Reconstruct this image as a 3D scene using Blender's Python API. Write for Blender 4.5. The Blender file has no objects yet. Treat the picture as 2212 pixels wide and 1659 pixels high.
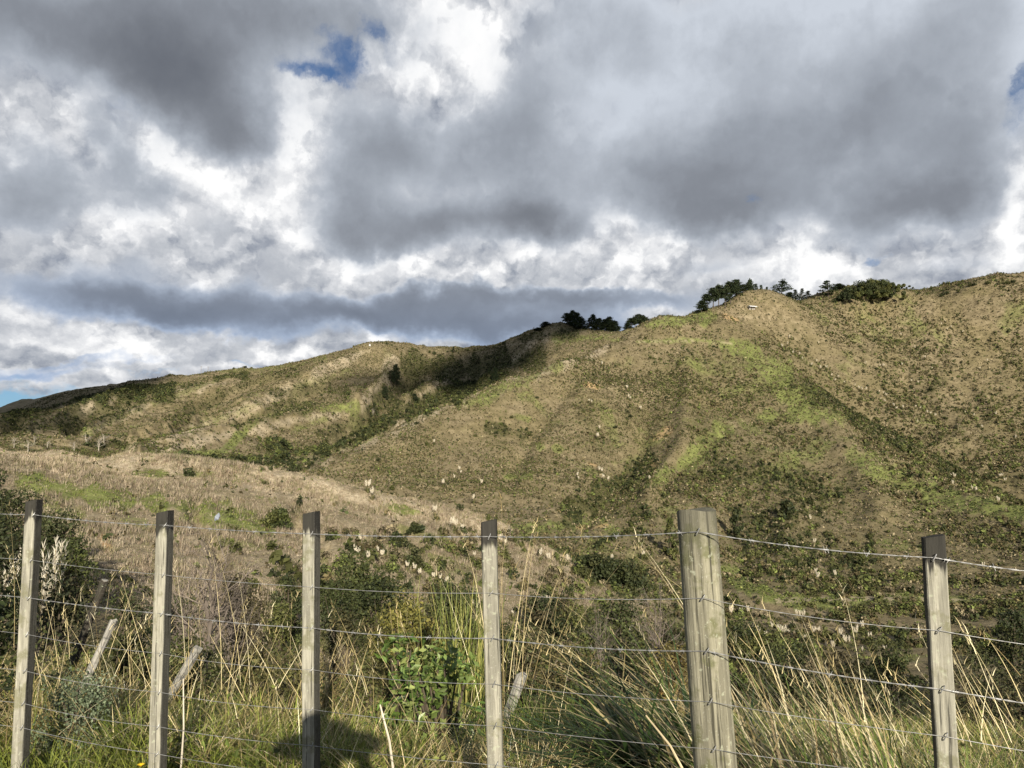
import bpy, math, random
import numpy as np
from mathutils import Vector
rng = np.random.default_rng(7)
random.seed(7)
SC = bpy.context.scene
COL = SC.collection
R = math.radians

# ------------------------------------------------------------------ camera and measuring frame
PITCH = R(6.6); F = 1670.0; CX, CY = 1106.0, 829.5        # measured on a 2212 x 1659 copy of the photograph
cp, sp = math.cos(PITCH), math.sin(PITCH)
def ray(px, py):
    a, b = (px - CX) / F, (CY - py) / F
    return np.array([a, cp - b * sp, sp + b * cp])
def at(px, py, Y):                                        # world point on that sight line, Y metres north of the viewer
    d = ray(px, py); return d * (Y / d[1])
def proj(x, y, z):
    dep = y * cp + z * sp
    dep = np.where(dep < .05, .05, dep)
    return CX + F * x / dep, CY - F * (-y * sp + z * cp) / dep
def azel(px, py):
    d = ray(px, py); return math.degrees(math.atan2(d[0], d[1])), math.degrees(math.atan2(d[2], math.hypot(d[0], d[1])))

cd = bpy.data.cameras.new('camera'); cam = bpy.data.objects.new('camera', cd); COL.objects.link(cam)
cd.sensor_width = 36; cd.lens = 36 * F / 2212; cd.clip_start = .05; cd.clip_end = 9000
cam.rotation_euler = (math.pi / 2 + PITCH, 0, 0); SC.camera = cam
SC.render.resolution_x, SC.render.resolution_y = 1024, 768
vs = SC.view_settings; vs.view_transform = 'Standard'; vs.look = 'None'; vs.exposure = .75; vs.gamma = 1
SUN_EL, LIGHT_AZ = R(18.2), R(-11.0)
TO_SUN = np.array([-math.sin(LIGHT_AZ) * math.cos(SUN_EL), -math.cos(LIGHT_AZ) * math.cos(SUN_EL), math.sin(SUN_EL)])
sl = bpy.data.lights.new('sun', 'SUN'); so = bpy.data.objects.new('sun', sl); COL.objects.link(so)
sl.energy = 4.8; sl.angle = R(.5); sl.color = (1, .91, .76)
so.rotation_euler = Vector(TO_SUN).to_track_quat('Z', 'Y').to_euler()

# ------------------------------------------------------------------ tags
def tag(o, label=None, cat=None, group=None, kind=None):
    if label: o['label'] = label
    if cat: o['category'] = cat
    if group: o['group'] = group
    if kind: o['kind'] = kind
    return o
def empty(name, loc, label, cat, group=None):
    o = bpy.data.objects.new(name, None); COL.objects.link(o); o.location = [float(v) for v in loc]
    return tag(o, label, cat, group)

# ------------------------------------------------------------------ mesh from arrays
class Geo:
    """collects quads / triangles as arrays with a colour and a material slot, ends as ONE mesh"""
    def __init__(s): s.v = []; s.q = []; s.c = []; s.m = []; s.n = 0; s.tot = []
    def add(s, v, f, c, mat=0):
        v = np.asarray(v, np.float32).reshape(-1, 3); f = np.asarray(f, np.int64)
        c = np.asarray(c, np.float32)
        if c.ndim == 1: c = np.broadcast_to(c, (len(v), 3))
        s.v.append(v); s.c.append(c[:, :3]); s.q.append((f + s.n)); s.m.append(np.full(len(f), mat, np.int32)); s.n += len(v)
    def mesh(s, name, mats, smooth=False):
        me = bpy.data.meshes.new(name)
        v = np.concatenate(s.v); c = np.concatenate(s.c)
        tot = np.concatenate([np.full(len(f), f.shape[1], np.int32) for f in s.q])
        loops = np.concatenate([f.ravel() for f in s.q]).astype(np.int32)
        start = np.concatenate([[0], np.cumsum(tot)[:-1]]).astype(np.int32)
        me.vertices.add(len(v)); me.vertices.foreach_set('co', v.ravel())
        me.loops.add(len(loops)); me.loops.foreach_set('vertex_index', loops)
        me.polygons.add(len(tot)); me.polygons.foreach_set('loop_start', start); me.polygons.foreach_set('loop_total', tot)
        me.polygons.foreach_set('material_index', np.concatenate(s.m))
        me.polygons.foreach_set('use_smooth', np.full(len(tot), smooth))
        ca = me.attributes.new('Col', 'FLOAT_COLOR', 'POINT')
        ca.data.foreach_set('color', np.concatenate([c, np.ones((len(c), 1), np.float32)], 1).ravel())
        for m in (mats if isinstance(mats, (list, tuple)) else [mats]): me.materials.append(m)
        me.update(calc_edges=True); me.validate()
        return me
    def build(s, name, mats, parent=None, smooth=False, loc=None):
        o = bpy.data.objects.new(name, s.mesh(name, mats, smooth)); COL.objects.link(o)
        if parent: o.parent = parent
        if loc is not None: o.location = [float(x) for x in loc]
        return o

def nrm(v): return v / np.maximum(np.linalg.norm(v, axis=-1, keepdims=True), 1e-9)
def blades(g, base, h, w, ang, bend, col, seg=3, mat=0, tilt=None, tipcol=None, face=None):
    """curved tapering strips: base (n,3), height, width, heading of the lean, bend 0..1.2"""
    n = len(base); h = np.broadcast_to(h, n); w = np.broadcast_to(w, n); bend = np.broadcast_to(bend, n)
    tilt = np.zeros(n) if tilt is None else np.broadcast_to(tilt, n)
    d = np.stack([np.cos(ang), np.sin(ang), np.zeros(n)], 1)
    sa = ang + np.pi / 2 if face is None else face
    s = np.stack([np.cos(sa), np.sin(sa), np.zeros(n)], 1)
    V = np.zeros((n, seg + 1, 2, 3)); C = np.zeros((n, seg + 1, 2, 3))
    col = np.broadcast_to(col, (n, 3)); tipcol = col if tipcol is None else np.broadcast_to(tipcol, (n, 3))
    cur = base.astype(float).copy()
    for k in range(seg + 1):
        t = k / seg
        if k:
            a = tilt + bend * (t - .5 / seg) * 1.5
            cur = cur + (d * np.sin(a)[:, None] + np.array([0, 0, 1.]) * np.cos(a)[:, None]) * (h / seg)[:, None]
        ww = w * (1 - t ** 1.6) * .5 + w * .03
        V[:, k, 0] = cur - s * ww[:, None]; V[:, k, 1] = cur + s * ww[:, None]
        C[:, k, :] = (col * (1 - t) + tipcol * t)[:, None]
    b = (np.arange(n) * (seg + 1) * 2)[:, None]
    k = (np.arange(seg) * 2)[None]
    i = b + k
    g.add(V, np.stack([i, i + 1, i + 3, i + 2], -1).reshape(-1, 4), C.reshape(-1, 3), mat)
    return cur
def leaves(g, cen, size, col, nor=None, aspect=.5, mat=0, r=None):
    """one folded diamond per leaf, random heading"""
    r = r or rng; n = len(cen); size = np.broadcast_to(size, n)
    nor = nrm(r.normal(size=(n, 3))) if nor is None else nrm(nor)
    t = nrm(np.cross(nor, nrm(r.normal(size=(n, 3))))); b = np.cross(nor, t)
    s = size[:, None]
    V = np.stack([cen - t * s * .5, cen + b * s * aspect * .5 + nor * s * .08, cen + t * s * .5, cen - b * s * aspect * .5 + nor * s * .08], 1)
    i = (np.arange(n) * 4)[:, None]
    C = np.repeat(np.broadcast_to(col, (n, 3)), 4, 0)
    g.add(V, i + np.arange(4)[None], C, mat)
def tube(g, pts, rad, col, n=6, mat=0, cap=True):
    pts = np.asarray(pts, float); m = len(pts); rad = np.broadcast_to(rad, m)
    tan = nrm(np.gradient(pts, axis=0)); ref = np.array([0, 0, 1.]) if abs(tan[0][2]) < .9 else np.array([1., 0, 0])
    s = nrm(np.cross(tan, ref)); u = np.cross(s, tan)
    a = np.arange(n) * 2 * np.pi / n
    V = pts[:, None] + rad[:, None, None] * (np.cos(a)[None, :, None] * s[:, None] + np.sin(a)[None, :, None] * u[:, None])
    i = np.arange(m - 1)[:, None] * n; j = np.arange(n)[None]; k = (j + 1) % n
    Fq = np.stack([i + j, i + k, i + n + k, i + n + j], -1).reshape(-1, 4)
    c = np.asarray(col, float)
    if c.ndim == 2: c = np.repeat(c, n, 0)
    g.add(V, Fq, c, mat)
    if cap:
        g.add(V[-1], np.arange(n)[None], c if c.ndim == 1 else c[-n:], mat)
        g.add(V[0], np.arange(n)[None, ::-1], c if c.ndim == 1 else c[:n], mat)

# ------------------------------------------------------------------ noise
def _hash(ix, iy, s):
    h = (ix.astype(np.int64) * 374761393 + iy.astype(np.int64) * 668265263 + s * 974711) & 0xffffffff
    h = ((h ^ (h >> 13)) * 1274126177) & 0xffffffff
    return ((h ^ (h >> 16)) & 0xffff) / 65535.0
def vnoise(x, y, s=0):
    ix, iy = np.floor(x), np.floor(y); fx, fy = x - ix, y - iy
    fx = fx * fx * fx * (fx * (fx * 6 - 15) + 10); fy = fy * fy * fy * (fy * (fy * 6 - 15) + 10)
    a, b, c, d = _hash(ix, iy, s), _hash(ix + 1, iy, s), _hash(ix, iy + 1, s), _hash(ix + 1, iy + 1, s)
    return (a + (b - a) * fx) * (1 - fy) + (c + (d - c) * fx) * fy
def fbm(x, y, o=4, s=0):
    t = 0; a = .5; m = 0
    for k in range(o):
        t = t + a * vnoise(x, y, s + k * 17); m += a; a *= .5; x = x * 2.03 + 11.3; y = y * 2.03 - 7.1
    return t / m
def sstep(a, b, x):
    t = np.clip((x - a) / (b - a), 0, 1); return t * t * (3 - 2 * t)

# ------------------------------------------------------------------ materials
class NT:
    def __init__(s, tree): s.t = tree; tree.nodes.clear()
    def n(s, typ, **kw):
        nd = s.t.nodes.new(typ)
        for k, v in kw.items(): setattr(nd, k, v)
        return nd
    def put(s, sock, v):
        if isinstance(v, bpy.types.NodeSocket): s.t.links.new(v, sock)
        else:
            if sock.type == 'RGBA' and len(v) == 3: v = (*v, 1)
            sock.default_value = v
    def math(s, op, a, b=None, c=None, clamp=False):
        nd = s.n('ShaderNodeMath', operation=op, use_clamp=clamp)
        for i, v in enumerate((a, b, c)):
            if v is not None: s.put(nd.inputs[i], v)
        return nd.outputs[0]
    def vmath(s, op, a, b=None):
        nd = s.n('ShaderNodeVectorMath', operation=op); s.put(nd.inputs[0], a)
        if b is not None: s.put(nd.inputs[1], b)
        return nd.outputs[1] if op in ('DOT_PRODUCT', 'LENGTH') else nd.outputs[0]
    def noise(s, vec, scale, detail=4, rough=.5, dist=0, col=False):
        nd = s.n('ShaderNodeTexNoise'); s.put(nd.inputs['Vector'], vec); nd.inputs['Scale'].default_value = scale
        nd.inputs['Detail'].default_value = detail; nd.inputs['Roughness'].default_value = rough; nd.inputs['Distortion'].default_value = dist
        return nd.outputs['Color' if col else 'Fac']
    def mix(s, f, a, b, mode='MIX'):
        nd = s.n('ShaderNodeMix', data_type='RGBA', blend_type=mode)
        s.put(nd.inputs[0], f); s.put(nd.inputs[6], a); s.put(nd.inputs[7], b); return nd.outputs[2]
    def remap(s, v, a, b, c=0., d=1., smooth=True):
        nd = s.n('ShaderNodeMapRange', interpolation_type='SMOOTHSTEP' if smooth else 'LINEAR')
        s.put(nd.inputs[0], v)
        for i, x in enumerate((a, b, c, d)): s.put(nd.inputs[i + 1], x)
        return nd.outputs[0]
    def ramp(s, f, stops):
        nd = s.n('ShaderNodeValToRGB'); s.put(nd.inputs[0], f); e = nd.color_ramp.elements
        while len(e) < len(stops): e.new(.5)
        for x, (p, c) in zip(e, stops): x.position = p; x.color = (*c, 1)
        return nd.outputs[0]
    def attr(s, name):
        nd = s.n('ShaderNodeAttribute', attribute_name=name); return nd
def material(name):
    m = bpy.data.materials.new(name); m.use_nodes = True; return m, NT(m.node_tree)
def foliage_mat(name, trans=.25, rough=.6, spec=.25, vary=.35, scale=3.0):
    m, t = material(name)
    c = t.attr('Col').outputs['Color']
    geo = t.n('ShaderNodeNewGeometry')
    nz = t.noise(geo.outputs['Position'], scale, 3)
    f = t.remap(nz, .3, .7, 1 - vary, 1 + vary, False)
    c = t.mix(1., c, t.n('ShaderNodeCombineXYZ').outputs[0], 'MULTIPLY') if False else t.vmath('MULTIPLY', c, _comb(t, f))
    p = t.n('ShaderNodeBsdfPrincipled'); t.put(p.inputs['Base Color'], c); p.inputs['Roughness'].default_value = rough
    p.inputs['Specular IOR Level'].default_value = spec
    tr = t.n('ShaderNodeBsdfTranslucent'); t.put(tr.inputs['Color'], c)
    mx = t.n('ShaderNodeMixShader'); mx.inputs[0].default_value = trans
    t.t.links.new(p.outputs[0], mx.inputs[1]); t.t.links.new(tr.outputs[0], mx.inputs[2])
    o = t.n('ShaderNodeOutputMaterial'); t.t.links.new(mx.outputs[0], o.inputs[0])
    return m
def _comb(t, f):
    cb = t.n('ShaderNodeCombineXYZ')
    for i in range(3): t.put(cb.inputs[i], f)
    return cb.outputs[0]
def plain_mat(name, col, rough=.6, metal=0., vary=.2, scale=8.):
    m, t = material(name)
    geo = t.n('ShaderNodeTexCoord')
    nz = t.noise(geo.outputs['Object'], scale, 5)
    c = t.vmath('MULTIPLY', (*col,), _comb(t, t.remap(nz, .3, .7, 1 - vary, 1 + vary, False)))
    p = t.n('ShaderNodeBsdfPrincipled'); t.put(p.inputs['Base Color'], c); p.inputs['Roughness'].default_value = rough; p.inputs['Metallic'].default_value = metal
    o = t.n('ShaderNodeOutputMaterial'); t.t.links.new(p.outputs[0], o.inputs[0])
    return m
M_LEAF = foliage_mat('leaf', .25)
M_GRASS = foliage_mat('grass_blade', .16, .55, .3, .22, 1.5)
M_SCRUB = foliage_mat('scrub_foliage', .12, .7, .15, .25, .15)
M_BARK = foliage_mat('bark', 0, .85, .1, .35, 4.)
M_PLUME = foliage_mat('plume', .35, .8, .1, .1, 2.)
# ------------------------------------------------------------------ sky: Nishita blue behind procedural broken cumulus
def make_sky():
    w = bpy.data.worlds.new('World'); SC.world = w; w.use_nodes = True
    t = NT(w.node_tree)
    d = t.n('ShaderNodeTexCoord').outputs['Generated']
    sx = t.n('ShaderNodeSeparateXYZ'); t.put(sx.inputs[0], d)
    az = t.math('MULTIPLY', t.math('ARCTAN2', sx.outputs[0], sx.outputs[1]), 57.2958)
    el = t.math('MULTIPLY', t.math('ARCSINE', sx.outputs[2]), 57.2958)
    P0 = t.n('ShaderNodeCombineXYZ'); t.put(P0.inputs[0], az); t.put(P0.inputs[1], el); P0 = P0.outputs[0]
    # heads of cloud get smaller and flatter towards the horizon: compress the elevation there
    el2 = t.math('MULTIPLY', t.math('POWER', t.math('MAXIMUM', el, .5), .72), 3.2)
    Pn = t.n('ShaderNodeCombineXYZ'); t.put(Pn.inputs[0], az); t.put(Pn.inputs[1], el2); Pn = Pn.outputs[0]
    def warp(P, scale, amp, detail, rough=.55):
        c = t.noise(Pn, scale, detail, rough, 0, True)
        return t.vmath('ADD', P, t.vmath('MULTIPLY', t.vmath('SUBTRACT', c, (.5, .5, .5)), (amp, amp * .8, 0)))
    PS = warp(warp(P0, .10, 8., 5, .58), .5, 2.0, 6, .6)                        # soft bodies
    PC = warp(warp(P0, .13, 6., 3), .5, 3.6, 8, .64)      # crisp billowing heads
    def field(P, blobs, start=0.):
        acc = start
        for b in blobs:
            px, py, rx, ry, amp = b[:5]; rot = b[5] if len(b) > 5 else 0
            a, e = azel(px, py)
            mp = t.n('ShaderNodeMapping', vector_type='TEXTURE'); t.put(mp.inputs[0], P)
            mp.inputs['Location'].default_value = (a, e, 0); mp.inputs['Rotation'].default_value = (0, 0, R(-rot))
            mp.inputs['Scale'].default_value = (rx * .0335, ry * .0335, 1)
            q = t.vmath('DOT_PRODUCT', mp.outputs[0], mp.outputs[0])
            acc = t.math('MULTIPLY_ADD', t.math('POWER', .36788, q), amp, acc)
        return acc
    # 1 sunlit heads at the back: brightness
    heads = field(PC, [
        (610, 178, 70, 34, 0.75), (680, 215, 60, 40, 0.50), (900, 50, 75, 90, 0.56), (1010, 60, 90, 110, 0.75), (1060, 160, 70, 70, 0.75), (795, 95, 40, 40, 0.44), (860, 160, 60, 60, 0.38),
        (345, 310, 50, 40, 0.75, 35), (430, 385, 80, 45, 0.69, 30), (640, 300, 42, 80, 0.75, 25), (560, 420, 130, 40, 0.56), (650, 345, 50, 36, 0.50), (240, 470, 80, 45, 0.50, 25), (400, 480, 60, 50, 0.44), (640, 480, 80, 45, 0.50),
        (760, 560, 150, 34, 0.53), (1000, 560, 190, 28, 0.56), (1230, 540, 110, 26, 0.44), (110, 250, 90, 40, 0.31, 20), (30, 330, 60, 40, 0.25), (60, 500, 70, 40, 0.31),
        (1290, 470, 60, 30, 0.69), (1370, 455, 60, 22, 0.62), (1500, 492, 46, 26, 0.69), (1430, 520, 120, 34, 0.38), (1740, 525, 56, 66, 0.81, 10), (1650, 575, 110, 36, 0.53), (1790, 580, 60, 40, 0.50), (2190, 470, 44, 90, 0.81), (2205, 350, 30, 50, 0.50),
        (2130, 560, 100, 40, 0.35), (1960, 580, 110, 26, 0.31), (1400, 590, 140, 26, 0.38), (1430, 660, 60, 40, 0.38),
        (230, 728, 130, 28, 0.62), (40, 665, 70, 30, 0.50), (100, 755, 130, 18, 0.50), (820, 735, 44, 34, 0.94), (955, 712, 24, 34, 0.50), (650, 765, 90, 16, 0.50), (250, 805, 160, 12, 0.38), (500, 800, 120, 10, 0.38), (480, 620, 120, 36, 0.25), (900, 600, 200, 20, 0.19)], .43)
    # 2 grey undersides in front: how much of them
    grey = field(PS, [
        (150, 40, 420, 100, 1.15), (650, 8, 320, 76, 1.15), (430, 180, 150, 110, 1.0, 25), (520, 262, 80, 52, .75), (180, 120, 200, 80, .45), (320, 160, 120, 80, .5),
        (120, 370, 150, 46, .5, 20), (270, 350, 110, 50, .7, 30), (20, 430, 90, 60, .95), (200, 420, 140, 30, .2),
        (820, 300, 110, 80, .75), (1000, 320, 170, 100, .85), (950, 490, 230, 58, 1.2), (1160, 470, 100, 48, 1.0), (770, 410, 80, 80, .65), (800, 525, 130, 34, .4), (1130, 330, 90, 150, .4),
        (1290, 110, 190, 160, .85), (1650, 110, 300, 170, .85), (2000, 110, 260, 190, .85), (1420, 370, 230, 85, 1.05), (1680, 320, 200, 100, .6), (1560, 445, 180, 46, .8), (1900, 300, 220, 140, .52), (1930, 470, 170, 62, 1.15), (2090, 410, 90, 110, .62), (2150, 60, 120, 90, .3),
        (1560, 560, 90, 26, .45), (1300, 640, 160, 22, .95), (1050, 700, 240, 44, 1.25), (700, 672, 280, 34, 1.4), (420, 696, 210, 28, 1.15), (300, 645, 170, 36, .85), (120, 615, 180, 36, .65), (1000, 645, 260, 24, 1.0),
        (180, 780, 240, 8, .4), (30, 792, 160, 14, .7), (520, 730, 120, 20, .5), (1250, 700, 110, 40, .7), (1480, 640, 80, 40, .35), (2050, 600, 140, 24, .3), (330, 560, 90, 40, .45), (560, 620, 110, 36, .4), (180, 560, 80, 40, .4), (460, 480, 50, 40, .35)], -.24)
    # 3 gaps of blue
    hole = field(PC, [
        (735, 100, 62, 38, .9, 30), (665, 145, 60, 28, .85), (805, 58, 50, 32, .8, 45), (720, 165, 40, 22, .6), (2222, 178, 26, 34, .75), (590, 150, 60, 30, .35), (1595, 410, 30, 13, .38), (1893, 550, 26, 12, .6),
        (40, 868, 150, 24, 1.2), (190, 840, 70, 8, .5), (240, 215, 60, 40, .3), (560, 790, 60, 7, .5), (2200, 260, 40, 40, .4), (330, 792, 110, 7, .4), (610, 178, 70, 30, -.5), (795, 105, 30, 30, -.5)])
    fine = t.noise(Pn, .42, 8, .6); big = t.noise(Pn, .11, 6, .55); fil = t.noise(PC, 1.1, 7, .62)
    def emboss(P, scale, detail, rough, dx, dy):
        """relief of a billow field lit from above and behind the viewer: sunny tops, grey undersides"""
        return t.math('SUBTRACT', t.noise(P, scale, detail, rough), t.noise(t.vmath('ADD', P, (dx, dy, 0)), scale, detail, rough))
    PE = warp(Pn, .22, 4.5, 5, .6)
    e1 = emboss(PE, .13, 5, .5, -.8, 3.2); e2 = emboss(PE, .55, 6, .55, -.2, .75)
    def cells(P, dx, dy, scale, lo, hi):
        if dx or dy: P = t.vmath('ADD', P, (dx, dy, 0))
        return t.remap(t.noise(P, scale, 5, .55), lo, hi)
    PR = warp(Pn, .9, 1.6, 5, .6)
    c1 = t.math('SUBTRACT', cells(PR, 0, 0, .16, .47, .56), cells(PR, -.4, 1.5, .16, .47, .62))
    c2 = t.math('SUBTRACT', cells(PR, 4, 9, .34, .46, .58), cells(PR, 3.8, 9.7, .34, .46, .60))
    hb = t.math('ADD', t.math('MULTIPLY', heads, .80), t.math('MULTIPLY', e1, .55))
    hb = t.math('ADD', hb, t.math('MULTIPLY', e2, .15))
    hb = t.math('ADD', hb, t.math('MULTIPLY', c1, .32))
    hb = t.math('ADD', hb, t.math('MULTIPLY', c2, .18))
    hb = t.math('ADD', hb, t.math('MULTIPLY', t.math('SUBTRACT', fil, .5), .30))
    hb = t.math('ADD', hb, t.math('MULTIPLY', t.math('SUBTRACT', big, .5), .35))
    headc = t.ramp(hb, [(0, (.20, .23, .295)), (.22, (.345, .375, .435)), (.45, (.50, .525, .57)), (.7, (.70, .715, .745)), (.98, (1.0, 1.0, 1.0))])
    gm = t.math('ADD', grey, t.math('MULTIPLY', t.math('SUBTRACT', big, .5), .9))
    gm = t.math('ADD', gm, t.math('MULTIPLY', t.math('SUBTRACT', fine, .5), .28))
    gmask = t.remap(gm, .0, .55)
    gtone = t.math('SUBTRACT', t.math('MULTIPLY', gm, .66), t.math('MULTIPLY', e1, .25))
    gtone = t.math('SUBTRACT', gtone, t.math('MULTIPLY', e2, .12))
    gtone = t.math('SUBTRACT', gtone, t.math('MULTIPLY', c1, .06))
    up = t.math('MULTIPLY', t.remap(az, 1, 9, 0, 1), t.remap(el, 17, 27, 0, .34)); gtone = t.math('SUBTRACT', gtone, up)
    greyc = t.ramp(t.math('MULTIPLY', gtone, .72), [(0, (.61, .62, .64)), (.18, (.45, .46, .48)), (.36, (.33, .34, .36)), (.54, (.25, .256, .272)), (.76, (.195, .2, .214)), (1, (.15, .155, .17))])
    blueish = t.remap(el, 4, 17, 1, 0)
    greyc = t.vmath('MULTIPLY', greyc, (.985, 1.045, 1.125))
    greyc = t.mix(t.math('MULTIPLY', blueish, .75), greyc, t.vmath('MULTIPLY', greyc, (.74, .97, 1.34)))
    cloud = t.mix(gmask, headc, greyc)
    hm = t.math('ADD', hole, t.math('MULTIPLY', t.math('SUBTRACT', fil, .5), .7))
    hm = t.math('ADD', hm, t.math('MULTIPLY', t.math('SUBTRACT', fine, .5), .5))
    away = t.math('ADD', t.remap(t.math('ABSOLUTE', az), 52, 110, 0, .5), t.remap(el, 42, 70, 0, .6))      # the sky clears behind the viewer, where the sun stands
    hm = t.math('ADD', hm, away)
    hmask = t.remap(hm, .14, 1.12, 0, .95)
    sky = t.n('ShaderNodeTexSky', sky_type='NISHITA', sun_disc=False)
    sky.sun_elevation = SUN_EL; sky.sun_rotation = math.pi - math.atan2(TO_SUN[0], -TO_SUN[1]); sky.altitude = 200; sky.dust_density = .2; sky.ozone_density = 6
    b1 = t.n('ShaderNodeBackground'); t.put(b1.inputs[0], sky.outputs[0]); b1.inputs[1].default_value = .052
    b2 = t.n('ShaderNodeBackground'); t.put(b2.inputs[0], cloud); b2.inputs[1].default_value = .60
    mx = t.n('ShaderNodeMixShader'); t.put(mx.inputs[0], hmask)
    t.t.links.new(b2.outputs[0], mx.inputs[1]); t.t.links.new(b1.outputs[0], mx.inputs[2])
    o = t.n('ShaderNodeOutputWorld'); t.t.links.new(mx.outputs[0], o.inputs[0])
    w.cycles.sampling_method = 'MANUAL'; w.cycles.sample_map_resolution = 512
make_sky()
# ------------------------------------------------------------------ terrain: control points read as (column, row, metres north)
CTRL = [
 # crest and left flank of the big hill
 (640,1010,345),(700,985,360),(800,945,390),(900,895,420),(1000,855,450),(1100,820,480),(1200,785,510),(1300,745,540),(1400,702,572),(1450,687,582),(1520,681,592),
 (1565,684,604),(1600,655,628),(1650,632,640),(1690,640,648),(1740,652,660),(1800,650,670),(1835,642,668),(1870,636,674),(1900,632,678),(1940,634,680),(1975,637,684),(2010,634,680),(2060,624,662),(2100,616,650),(2180,602,640),
 (2260,596,640),(2400,590,630),(2700,580,600),(3000,620,520),(3300,700,420),
 # behind that crest it falls away
 (660,1022,375),(700,1006,388),(800,970,417),(900,922,447),(1000,882,480),(1100,848,512),(1200,814,545),(1300,778,580),
 (640,1040,430),(800,1000,470),(1000,900,560),(1200,840,640),(1400,770,700),(1500,750,740),(1560,735,720),(1650,720,800),(1800,720,820),(1950,715,830),(2150,700,800),(2500,700,760),(1600,860,1300),(2100,860,1300),(2700,850,1100),
 # its face
 (700,1050,318),(800,1010,345),(900,1000,362),(900,1090,305),(1000,940,405),(1000,1040,335),(1100,900,430),(1100,1000,375),(1100,1080,318),(1100,1135,280),(1200,860,462),(1200,960,400),(1200,1050,345),(1220,1115,298),
 (1300,800,505),(1300,900,445),(1310,1000,395),(1270,1090,330),(1300,1150,280),(1400,800,512),(1400,900,452),(1390,970,418),(1340,1050,360),(1400,1080,325),(1400,1170,265),
 (1500,760,545),(1500,850,480),(1500,950,415),(1490,1050,352),(1500,1150,285),(1500,1220,240),(1620,735,560),(1640,770,538),(1700,830,495),(1780,900,452),(1830,970,412),(1830,1080,348),(1850,1180,285),(1620,900,455),(1650,1000,392),(1650,1100,325),(1650,1200,255),
 # gully between the spur and the right hand face
 (1660,715,610),(1720,760,592),(1850,860,545),(2000,940,498),(2150,1020,452),(2212,1060,425),(2350,1120,380),(1900,700,650),(2000,750,618),(2060,820,575),(2100,870,552),(2130,740,610),(2150,930,512),(2212,800,575),(2212,950,500),(2400,800,540),(2400,950,450),(2700,800,500),(2700,950,400),
 (1920,1010,402),(2000,1050,375),(2100,1090,345),(2212,1120,320),(2300,1150,290),(1700,1250,225),(1850,1265,230),(2000,1285,222),(2120,1290,214),(2212,1292,208),(2400,1300,190),(2000,1180,285),(2120,1200,270),(2212,1220,255),(2600,1150,260),(2700,1300,150),
 # valley floor below it
 (1600,1290,196),(1750,1340,178),(1900,1390,160),(2050,1400,150),(2212,1400,142),(2450,1420,120),(1500,1300,190),(1650,1430,125),(1900,1470,118),(2150,1490,108),
 # near grassy spur on the left: crest, hollow behind, face
 (-500,930,90),(-200,952,108),(0,975,130),(130,998,140),(260,1006,146),(400,1016,152),(500,1026,156),(600,1042,160),(700,1063,165),(800,1087,170),(950,1117,180),(1090,1155,190),(1240,1215,194),(1380,1270,190),
 (-200,1000,180),(0,1012,190),(200,1020,195),(400,1045,205),(600,1085,215),(750,1110,225),(900,1140,232),(1050,1165,240),(1200,1200,240),(1350,1240,232),
 (0,1100,98),(200,1085,112),(400,1100,114),(600,1132,120),(800,1180,128),(1000,1235,140),(1180,1290,150),(0,1200,76),(200,1200,84),(400,1205,90),(600,1235,95),(800,1300,100),(1000,1340,112),(1200,1390,120),(1400,1420,118),
 (-300,1150,60),(-300,1300,40),(200,1345,52),(400,1360,58),(600,1385,66),(800,1430,76),(1000,1450,90),(1250,1470,98),
 # far left range: skyline, spurs, hollows
 (-500,960,700),(-200,925,770),(-80,905,790),(0,893,800),(60,867,832),(130,847,860),(250,833,880),(330,820,884),(400,806,888),(530,799,900),(620,791,902),(680,776,882),(740,758,862),(790,751,850),(860,757,862),(920,759,890),(980,757,905),(1060,749,905),(1120,728,884),(1160,716,870),(1215,701,852),(1250,709,850),(1290,718,838),(1330,722,820),(1380,716,760),
 (-200,990,1000),(0,980,1050),(250,930,1120),(500,900,1150),(800,860,1120),(1000,870,1150),(1250,840,1100),(-300,1010,1500),(500,1000,1600),(1000,960,1600),
 (700,802,790),(640,835,740),(560,872,690),(480,902,640),(400,932,570),(300,965,480),(250,985,400),(420,845,790),(340,868,740),(250,905,680),(170,935,600),(560,900,560),(450,948,450),(300,993,300),(250,1000,262),(480,975,330),(560,955,360),
 (560,835,800),(470,868,760),(380,905,690),(270,945,580),(640,870,650),(560,925,520),(430,970,420),(300,985,360),(600,1000,330),(540,1008,290),(650,960,390),(720,945,440),(760,890,600),(850,868,660),(900,800,850),(950,838,800),(1000,830,800),(1060,800,840),(1120,780,800),(880,835,760),(800,820,740),(780,880,610),(700,885,600),(940,870,640),(1050,845,700),(1180,775,760),(1260,745,760),
 (100,880,740),(50,930,560),(0,950,430),(100,958,390),(200,962,400),(0,990,300),(150,1000,270),(-300,980,400),
]
NEAR = [(x, y, z) for x in (-60, -20, 0, 20, 60) for y, z in ((-40, -1.6), (0, -1.6))] + [
 (-14, 22, -7.5), (0, 22, -8.5), (16, 22, -9), (-24, 34, -10.5), (0, 38, -15), (24, 36, -16.5), (40, 60, -25), (10, 70, -25), (60, 90, -31), (-60, 30, -4), (-60, 55, -6), (-90, 40, 0), (90, 40, -12), (120, 90, -22)]
cpts = np.array([at(*c) for c in CTRL] + [np.array(n, float) for n in NEAR])
def _ker(d2): return np.where(d2 > 1e-9, d2 * np.log(np.maximum(d2, 1e-9)) * .5, 0)
_S = 300.0
_xy = cpts[:, :2] / _S; _n = len(cpts)
_K = _ker(((_xy[:, None] - _xy[None]) ** 2).sum(-1)) + np.eye(_n) * 1e-4
_P = np.c_[np.ones(_n), _xy]
_W = np.linalg.solve(np.block([[_K, _P], [_P.T, np.zeros((3, 3))]]), np.r_[cpts[:, 2], 0, 0, 0])
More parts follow.
